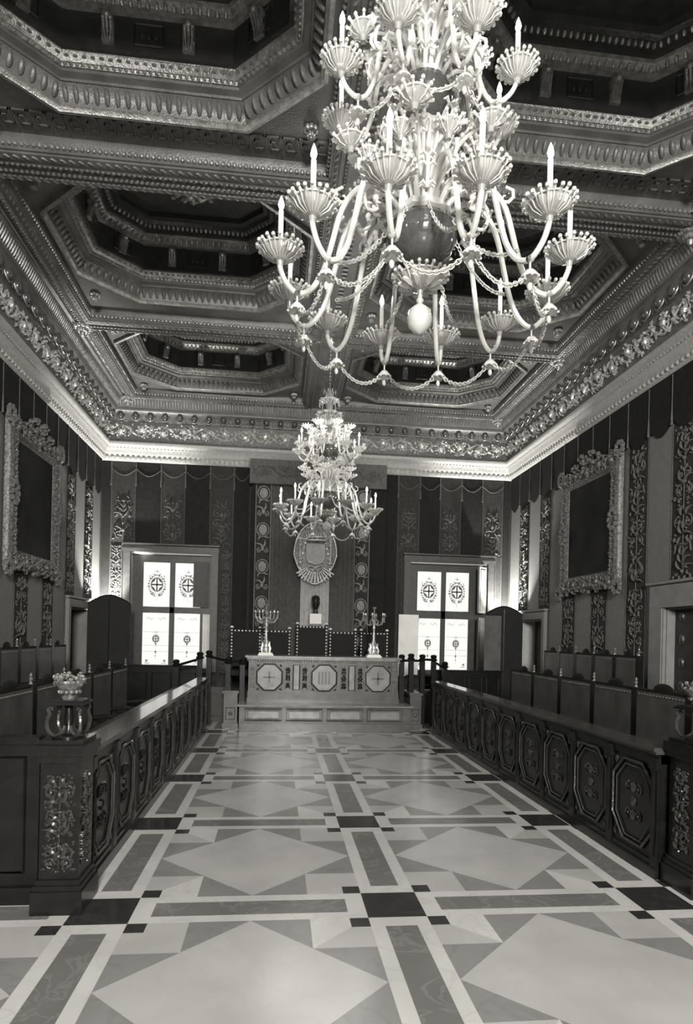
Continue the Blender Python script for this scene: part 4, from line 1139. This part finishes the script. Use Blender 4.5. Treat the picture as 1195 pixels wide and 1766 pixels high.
# ------------------------------------------------------------------ corner screens with their lamps
def build_screen(side):
    e = thing('corner_screen', 'tall dark arched screen in the far %s corner hiding a lamp' % side, 'screen')
    xa, xb = (-3.52, -2.74) if side == 'left' else (4.06, 4.83)
    y = 12.05; m = MB(); n = 16; V = []; F = []
    for i in range(n+1):
        t = i/n; x = xa+(xb-xa)*t
        zt = 2.10+.16*math.sin(PI*t)
        V += [(x, y, .02), (x, y, zt), (x, y+.03, zt), (x, y+.03, .02)]
    for i in range(n):
        for q in range(4): F.append((i*4+q, (i+1)*4+q, (i+1)*4+(q+1) % 4, i*4+(q+1) % 4))
    F += [(0, 1, 2, 3), (n*4+3, n*4+2, n*4+1, n*4)]
    m.add(V, F); m.build('panel', 'screen', e, smooth=False)
    m = MB(); m.tube([(xa+(xb-xa)*i/n, y, 2.10+.16*math.sin(PI*i/n)) for i in range(n+1)], .012, 6); m.tube([((xa+xb)/2, y-.003, .05), ((xa+xb)/2, y-.003, 2.2)], .006, 5)
    m.build('edging', 'oak', e)
    if side == 'right':
        m = MB(); m.box(xa-.02, xa+.31, y-.05, y-.02, .02, 2.07); m.build('side_leaf', 'screen_grey', e, smooth=False)
    for x in (xa+.05, xb-.05):
        m = MB(); m.box(x-.03, x+.03, y-.04, y+.16, 0, .03); m.build('foot', 'oak', e, smooth=False)
    lx = -3.30 if side == 'left' else 4.60
    l = thing('floor_lamp', 'upward floor lamp standing behind the %s corner screen' % side, 'lamp', (lx, 12.60, 0))
    m = MB(); m.lathe([(.12, 0), (.12, .02), (.015, .04), (.015, 1.5), (.06, 1.52), (.1, 1.60), (.095, 1.60), (.05, 1.53)], 14); m.build('stand', 'oak', l)
    m = MB(); m.ball((0, 0, 1.62), (.045, .045, .05), 12, 8); m.build('bulb', 'flame', l)
    t_ = .34 if side == 'left' else -.34
    lo = light('lamp_%s_light' % side, 'SPOT', (lx, 12.60, 1.69), CORNER_W, .04, (0, PI-t_, 0))
    lo.data.spot_size = math.radians(100); lo.data.spot_blend = .5
    return e
build_screen('left'); build_screen('right')

# ------------------------------------------------------------------ paintings
def build_painting(side):
    s = 1 if side == 'left' else -1; X = (XL+.035) if side == 'left' else (XR-.035)
    y0, y1, z0, z1 = 8.48, 10.32, 2.40, 4.36
    e = thing('framed_painting', 'large dark painting in a heavy carved gilt frame on the %s wall' % side, 'painting')
    m = MB(); m.box(X+s*.02, X+s*.04, y0+.25, y1-.25, z0+.2, z1-.2); m.build('canvas', 'canvas', e, smooth=False)
    # frame profile
    m = MB()
    prof = [(0, 0), (0, .05), (.02, .08), (.06, .10), (.09, .07), (.14, .06), (.19, .09), (.23, .07), (.26, .03)]
    P = [(y0, z0), (y1, z0), (y1, z1), (y0, z1)]; t = MB(); t.sweep(P, prof)
    m.merge(t, lambda a, b, c: (X+s*c, a, b)); m.build('frame', 'frame_gilt', e)
    m = MB(); r = random.Random(5)
    W_, H_ = y1-y0, z1-z0
    for (L, fn) in ((W_, lambda u, v, q: (X+s*(.07+q), y0+u, z0-.03+v)), (W_, lambda u, v, q: (X+s*(.07+q), y0+u, z1-.22+v))):
        m.merge(scroll_run(L, .25, 4, .014), fn)
    for yy in (y0+.03, y1-.23):
        t = band_motif(.2, H_-.3, 2, .013); m.merge(t, lambda u, v, q: (X+s*(.07+q), yy+.1+u, z0+.15+v))
    for yc in (y0, y1):
        for zc_ in (z0, z1):
            for i in range(9):
                a = 2*PI*i/9; m.ball((X+s*.08, yc+.09*math.cos(a), zc_+.09*math.sin(a)), (.035, .045, .05), 6, 4)
    for yc in (y0+.12, y1-.12):
        for i in range(10):
            a = 2*PI*i/10; m.ball((X+s*.09, yc+.10*math.cos(a), (z0+z1)/2+.14*math.sin(a)), (.035, .05, .05), 6, 4)
    for i in range(46):   # cresting at the top middle
        a = r.random()*2*PI; q = r.random(); m.ball((X+s*(.08+.05*r.random()), (y0+y1)/2+.30*q*math.cos(a)*1.6, z1+.06+.13*q*math.sin(a)), r.uniform(.02, .045), 6, 4)
    for i in range(60):
        m.ball((X+s*(.07+.04*r.random()), y0+r.random()*W_, z0-.04+.12*r.random()), r.uniform(.015, .035), 6, 4)
        m.ball((X+s*(.07+.04*r.random()), y0+r.random()*W_, z1-.06+.10*r.random()), r.uniform(.012, .028), 6, 4)
    m.build('carving', 'frame_gilt', e)
build_painting('left'); build_painting('right')

# ------------------------------------------------------------------ chandeliers
def bowl(m, c, R, dep=.055, n=48, rim=22, wave=.07):
    """ruffled dish of clear glass with milky ribs and a beaded rim"""
    prof = [(.012, -.03), (.018, -.005), (.45*R, .006), (.78*R, dep*.5), (R*.93, dep), (R*.90, dep+.005), (R*.72, dep*.6), (.4*R, .014), (.016, .008)]
    V = []; F = []
    for (r, z) in prof:
        q = max(0, r/R-.4)/.6
        for j in range(n):
            th = 2*PI*j/n; rr = r*(1+wave*q*math.cos(12*th)); V.append((c[0]+rr*math.cos(th), c[1]+rr*math.sin(th), c[2]+z+.010*q*math.cos(6*th)))
    for i in range(len(prof)-1):
        for j in range(n): F.append((i*n+j, i*n+(j+1) % n, (i+1)*n+(j+1) % n, (i+1)*n+j))
    m.add(V, F, 1)
    for i in range(rim):
        a = 2*PI*i/rim; ca, sa = math.cos(a), math.sin(a)
        m.tube([(c[0]+.35*R*ca, c[1]+.35*R*sa, c[2]+.002), (c[0]+.75*R*ca, c[1]+.75*R*sa, c[2]+dep*.42), (c[0]+R*.95*ca, c[1]+R*.95*sa, c[2]+dep)], [.002, .003, .005], 5)
        m.tube([(c[0]+R*.93*ca, c[1]+R*.93*sa, c[2]+dep), (c[0]+(R+.014)*ca, c[1]+(R+.014)*sa, c[2]+dep+.008+.006*(i % 2))], [.009, .006], 6)
        m.ball((c[0]+(R+.016)*ca, c[1]+(R+.016)*sa, c[2]+dep+.009+.006*(i % 2)), (.0105, .0105, .0105), 6, 4)
    m.tube([(c[0]+R*.96*math.cos(2*PI*i/32), c[1]+R*.96*math.sin(2*PI*i/32), c[2]+dep) for i in range(32)], .005, 5, closed=True)
def flower(m, c, R, n=9, up=.05):
    for i in range(n):
        a = 2*PI*i/n; m.tube([(c[0]+.01*math.cos(a), c[1]+.01*math.sin(a), c[2]), (c[0]+R*.6*math.cos(a), c[1]+R*.6*math.sin(a), c[2]+up*.5), (c[0]+R*math.cos(a), c[1]+R*math.sin(a), c[2]+up*.3)], [.010, R*.26, .006], 6)
def chainpts(a, b, sag, n):
    return [tuple(a[k]+(b[k]-a[k])*t/n for k in range(2))+(a[2]+(b[2]-a[2])*t/n-4*sag*(t/n)*(1-t/n),) for t in range(n+1)]
def chain_mb(a, b, sag, step=.025, r=.0095):
    L = (Vector(a)-Vector(b)).length+2.2*sag; n = max(4, int(L/step)); m = MB(); p = chainpts(a, b, sag, n)
    for i in range(n):
        q = Vector(p[i]); w_ = Vector(p[i+1]); mid = (q+w_)/2; d = (w_-q).normalized(); ort = d.cross(Vector((0, 0, 1)))
        if ort.length < 1e-3: ort = Vector((1, 0, 0))
        ort.normalize(); u2 = ort if i % 2 else d.cross(ort)
        m.tube([mid+d*(step*.62)*math.cos(t)+u2*r*math.sin(t) for t in [2*PI*k/8 for k in range(8)]], .0032, 4, closed=True)
    return m
ARM_LO = [(.07, .24), (.10, .33), (.17, .42), (.27, .46), (.36, .42), (.43, .31), (.475, .14), (.52, -.02), (.58, -.12), (.65, -.15), (.71, -.10), (.74, -.03), (.74, .0)]
ARM_UP = [(.05, .12), (.08, .24), (.14, .31), (.21, .30), (.26, .20), (.29, .04), (.34, -.07), (.40, -.09), (.45, -.06), (.475, -.01), (.475, .0)]
def smooth_pts(P, k=3):
    out = []
    n = len(P)
    for i in range(n-1):
        p0, p1, p2, p3 = P[max(0, i-1)], P[i], P[i+1], P[min(n-1, i+2)]
        for j in range(k):
            t = j/k
            out.append(tuple(.5*((2*p1[c])+(-p0[c]+p2[c])*t+(2*p0[c]-5*p1[c]+4*p2[c]-p3[c])*t*t+(-p0[c]+3*p1[c]-3*p2[c]+p3[c])*t**3) for c in range(2)))
    out.append(P[-1]); return out
def arm_parts(curve, zc_, R_c, thick, drop):
    m = MB(); P = smooth_pts(curve, 3)
    m.tube([(r, 0, zc_+z) for r, z in P], [thick*(1-.25*i/len(P)) for i in range(len(P))], 8)
    # twisted highlight bead and curled leaf on the arm
    i = len(P)*2//5; r, z = P[i]; 
    m.tube([(r+.02+.05*math.sin(t*.9)*(1-t/8), 0, zc_+z+.02+.05*math.cos(t*.9)*(1-t/8)) for t in range(8)], [.010, .010, .009, .009, .008, .007, .006, .005], 5)
    low = min(P, key=lambda p: p[1] if p[0] > curve[-1][0]*.6 else 9)
    for k in range(3): m.ball((low[0], 0, zc_+low[1]+.0), (.02, .02, .016), 8, 5)
    c = MB(); bowl(c, (curve[-1][0], 0, zc_+.0), R_c)
    c.lathe([(.012, .01), (.024, .02), (.018, .035), (.020, .055)], 10, (curve[-1][0], 0, zc_))
    d = MB(); lx, lz = low[0], zc_+low[1]
    d.tube([(lx, 0, lz), (lx, 0, lz-.05)], .005, 5)
    d.lathe([(.004, 0), (.02, -.008), (.042, -.035), (.045, -.045), (.03, -.04), (.004, -.03)], 12, (lx, 0, lz-.045))
    for k in range(8): a = 2*PI*k/8; d.ball((lx+.044*math.cos(a), .044*math.sin(a), lz-.092), .007, 5, 4)
    d.ball((lx, 0, lz-.125), (.012, .012, .02), 8, 5)
    return m, c, d, low
def build_chandelier(label, x, y, rot0):
    root = thing('chandelier', label, 'chandelier', (x, y, 0), rot0)
    ZL, ZU = 3.47, 4.40
    # column
    m = MB()
    m.lathe([(.001, 3.20), (.03, 3.21), (.058, 3.24), (.068, 3.28), (.058, 3.32), (.03, 3.345), (.012, 3.36), (.022, 3.375), (.012, 3.39), (.014, 3.44), (.03, 3.46)], 20)
    m.lathe([(.03, 3.46), (.02, 3.55), (.03, 3.60)], 16)
    m.build('bottom_finial', 'glass', root)
    m = MB(); bowl(m, (0, 0, 3.43), .13, .06, 40, 24)
    flower(m, (0, 0, 3.44), .12, 12, .05); m.build('lower_flower', ['glass', 'glass_clear'], root)
    m = MB(); m.lathe([(.03, 3.54), (.10, 3.56), (.155, 3.61), (.185, 3.68), (.18, 3.74), (.13, 3.79)], 28); m.build('lower_dome', 'glass_smoke', root)
    m = MB(); m.lathe([(.13, 3.79), (.15, 3.80), (.15, 3.83), (.11, 3.85), (.08, 3.87), (.065, 3.93), (.075, 4.05), (.09, 4.15), (.07, 4.22), (.05, 4.26), (.09, 4.29)], 24, wave=.05, wn=12)
    for i in range(12):
        a = 2*PI*i/12; m.tube([(.11*math.cos(a), .11*math.sin(a), 3.84), (.10*math.cos(a), .10*math.sin(a), 3.98), (.115*math.cos(a), .115*math.sin(a), 4.12), (.16*math.cos(a), .16*math.sin(a), 4.20)], [.014, .012, .013, .008], 6)
    m.build('column', 'glass', root)
    m = MB(); m.lathe([(.05, 4.27), (.10, 4.30), (.145, 4.36), (.155, 4.43), (.13, 4.49), (.09, 4.52)], 26); m.build('upper_dome', 'glass_smoke', root)
    m = MB(); m.lathe([(.09, 4.52), (.10, 4.54), (.06, 4.57), (.045, 4.65), (.06, 4.75), (.05, 4.83), (.085, 4.87), (.04, 4.92), (.03, 5.02), (.05, 5.10), (.055, 5.18), (.03, 5.24), (.045, 5.30), (.02, 5.36), (.012, 5.40)], 20, wave=.05, wn=10)
    m.build('upper_column', 'glass', root)
    m = MB(); m.tube([(0, 0, 5.39), (0, 0, 6.12)], .012, 8)
    for i in range(13): m.ball((0, 0, 5.42+i*.055), (.022, .022, .024), 8, 5)
    m.lathe([(.02, 6.06), (.07, 6.09), (.08, 6.13), (.08, 6.148)], 16); m.build('hanging_rod', 'brass', root)
    # arms with cups, candles and pendants
    def tier(curve, zc_, Rc, thick, n, off, ch):
        am, cm, dm, low = arm_parts(curve, zc_, Rc, thick, .1)
        arm0 = cup0 = can0 = None; R = curve[-1][0]
        for i in range(n):
            a = off+2*PI*i/n
            if i == 0:
                arm = am.build('arm', 'glass', root); cup = cm.build('drip_cup', ['glass', 'glass_clear'], arm); pen = dm.build('pendant', 'glass', arm)
                c = MB(); c.tube([(R, 0, zc_+.02), (R, 0, zc_+ch)], .0125, 8); can = c.build('candle', 'wax', arm)
                f = MB(); f.lathe([(.001, 0), (.012, .012), (.015, .026), (.010, .048), (.001, .072)], 8, (R, 0, zc_+ch+.003)); fl = f.build('flame', 'flame', arm)
                arm0 = (arm, [cup, pen, can, fl])
            else:
                arm = arm0[0].copy(); COL.objects.link(arm); arm.parent = root
                for ch_ in arm0[1]: cc = ch_.copy(); COL.objects.link(cc); cc.parent = arm
            arm.rotation_euler = (0, 0, a)
            aa = a+rot0
            light('candle_light', 'POINT', (x+R*math.cos(aa), y+R*math.sin(aa), zc_+ch+.05), CANDLE_NEAR_W if y < 5 else CANDLE_FAR_W, .02)
        # festoons between neighbouring arms
        lr, lz = low[0], zc_+low[1]-.06; st = 2*PI/n
        a_, b_ = (lr, 0, lz), (lr*math.cos(st), lr*math.sin(st), lz)
        fm = chain_mb(a_, b_, .10 if n > 9 else .07); f0 = fm.build('festoon', 'glass', root); f0.rotation_euler = (0, 0, off)
        for i in range(1, n): f = f0.copy(); COL.objects.link(f); f.parent = root; f.rotation_euler = (0, 0, off+st*i)
    tier(ARM_LO, ZL, .098, .0165, 12, .12, .25)
    tier(ARM_UP, ZU, .085, .0145, 8, .3, .23)
    # inner chains from dome to arms
    f0 = chain_mb((.14, 0, 3.80), (.50, .09, 3.50), .10).build('inner_festoon', 'glass', root)
    for i in range(1, 8): f = f0.copy(); COL.objects.link(f); f.parent = root; f.rotation_euler = (0, 0, 2*PI*i/8)
    # flower stems between the tiers
    m = MB()
    P = smooth_pts([(.06, .0), (.12, .14), (.2, .19), (.27, .14), (.28, .06), (.24, .04)], 3)
    m.tube([(r, 0, 3.86+z) for r, z in P], [.011]*len(P), 6)
    bowl(m, (.30, 0, 4.03), .055, .045, 16, 10); flower(m, (.30, 0, 4.05), .06, 7, .05)
    m.tube([(.22, 0, 4.05), (.30, 0, 4.03)], .008, 5)
    s0 = m.build('flower_stem', ['glass', 'glass_clear'], root)
    for i in range(1, 8): f = s0.copy(); COL.objects.link(f); f.parent = root; f.rotation_euler = (0, 0, 2*PI*i/8+.2)
    def spray(name, pts, z, n, off, th, fl=None, leaf=True):
        m = MB(); P = smooth_pts(pts, 3); k = len(P)
        m.tube([(r, 0, z+h) for r, h in P], [th*(1-.45*i/k) for i in range(k)], 7)
        if leaf:
            for i in range(3, k-2, 3):
                r, h = P[i]
                for s_ in (-1, 1): m.tube([(r, 0, z+h), (r+.012, s_*.022, z+h+.016), (r+.006, s_*.040, z+h+.004)], [.006, .010, .003], 5)
        if fl: bowl(m, (P[-1][0], 0, z+P[-1][1]), fl, .035, 24, 12)
        else: m.ball((P[-1][0], 0, z+P[-1][1]), th*1.3, 8, 5)
        s0 = m.build(name, ['glass', 'glass_clear'], root); s0.rotation_euler = (0, 0, off)
        for i in range(1, n): f = s0.copy(); COL.objects.link(f); f.parent = root; f.rotation_euler = (0, 0, off+2*PI*i/n)
    spray('curled_spray', [(.08, 0), (.14, .10), (.22, .14), (.31, .10), (.35, .02), (.32, -.05), (.27, -.03), (.28, .02)], 3.80, 12, .38, .014)
    spray('flower_spray', [(.08, 0), (.13, .14), (.22, .24), (.33, .27), (.40, .24)], 3.84, 6, .2, .013, .075)
    spray('leaf_spray', [(.06, 0), (.09, .18), (.14, .30), (.21, .36), (.24, .31), (.21, .28)], 3.90, 10, .1, .013)
    spray('upper_curled_spray', [(.07, 0), (.12, .10), (.20, .15), (.28, .12), (.31, .04), (.27, -.01), (.24, .03)], 4.48, 10, .1, .013)
    spray('upper_flower_spray', [(.06, 0), (.10, .14), (.17, .25), (.26, .28), (.33, .26)], 4.50, 7, .35, .012, .07)
    spray('upper_leaf_spray', [(.05, 0), (.07, .16), (.11, .28), (.18, .33), (.20, .27), (.17, .24)], 4.58, 9, .5, .012)
    m = MB()
    P = smooth_pts([(.03, .0), (.07, .12), (.13, .20), (.19, .18), (.20, .10), (.16, .08)], 3)
    m.tube([(r, 0, 4.78+z) for r, z in P], .010, 6); flower(m, (.17, 0, 4.98), .05, 6, .05); m.ball((.2, 0, 4.87), .016, 6, 4)
    P = smooth_pts([(.03, .0), (.05, .10), (.10, .16), (.15, .14), (.15, .06)], 3)
    m.tube([(r, 0, 5.05+z) for r, z in P], .009, 6); flower(m, (.12, 0, 5.20), .045, 6, .04)
    m.tube([(.03, 0, 5.24), (.06, 0, 5.34), (.10, 0, 5.36), (.09, 0, 5.31)], .008, 6)
    P = smooth_pts([(.05, .0), (.12, .16), (.20, .20), (.28, .14), (.30, .05), (.26, .02)], 3)
    m.tube([(r, 0, 4.56+z) for r, z in P], .010, 6); flower(m, (.29, 0, 4.70), .055, 7, .05)
    s0 = m.build('crown_stem', 'glass', root)
    for i in range(1, 9): f = s0.copy(); COL.objects.link(f); f.parent = root; f.rotation_euler = (0, 0, 2*PI*i/9)
    return root
build_chandelier('large blown glass chandelier with lit candles hanging nearest the camera', .70, 3.25, 0)
build_chandelier('blown glass chandelier with lit candles hanging far off before the desk', .70, 9.62, .17)
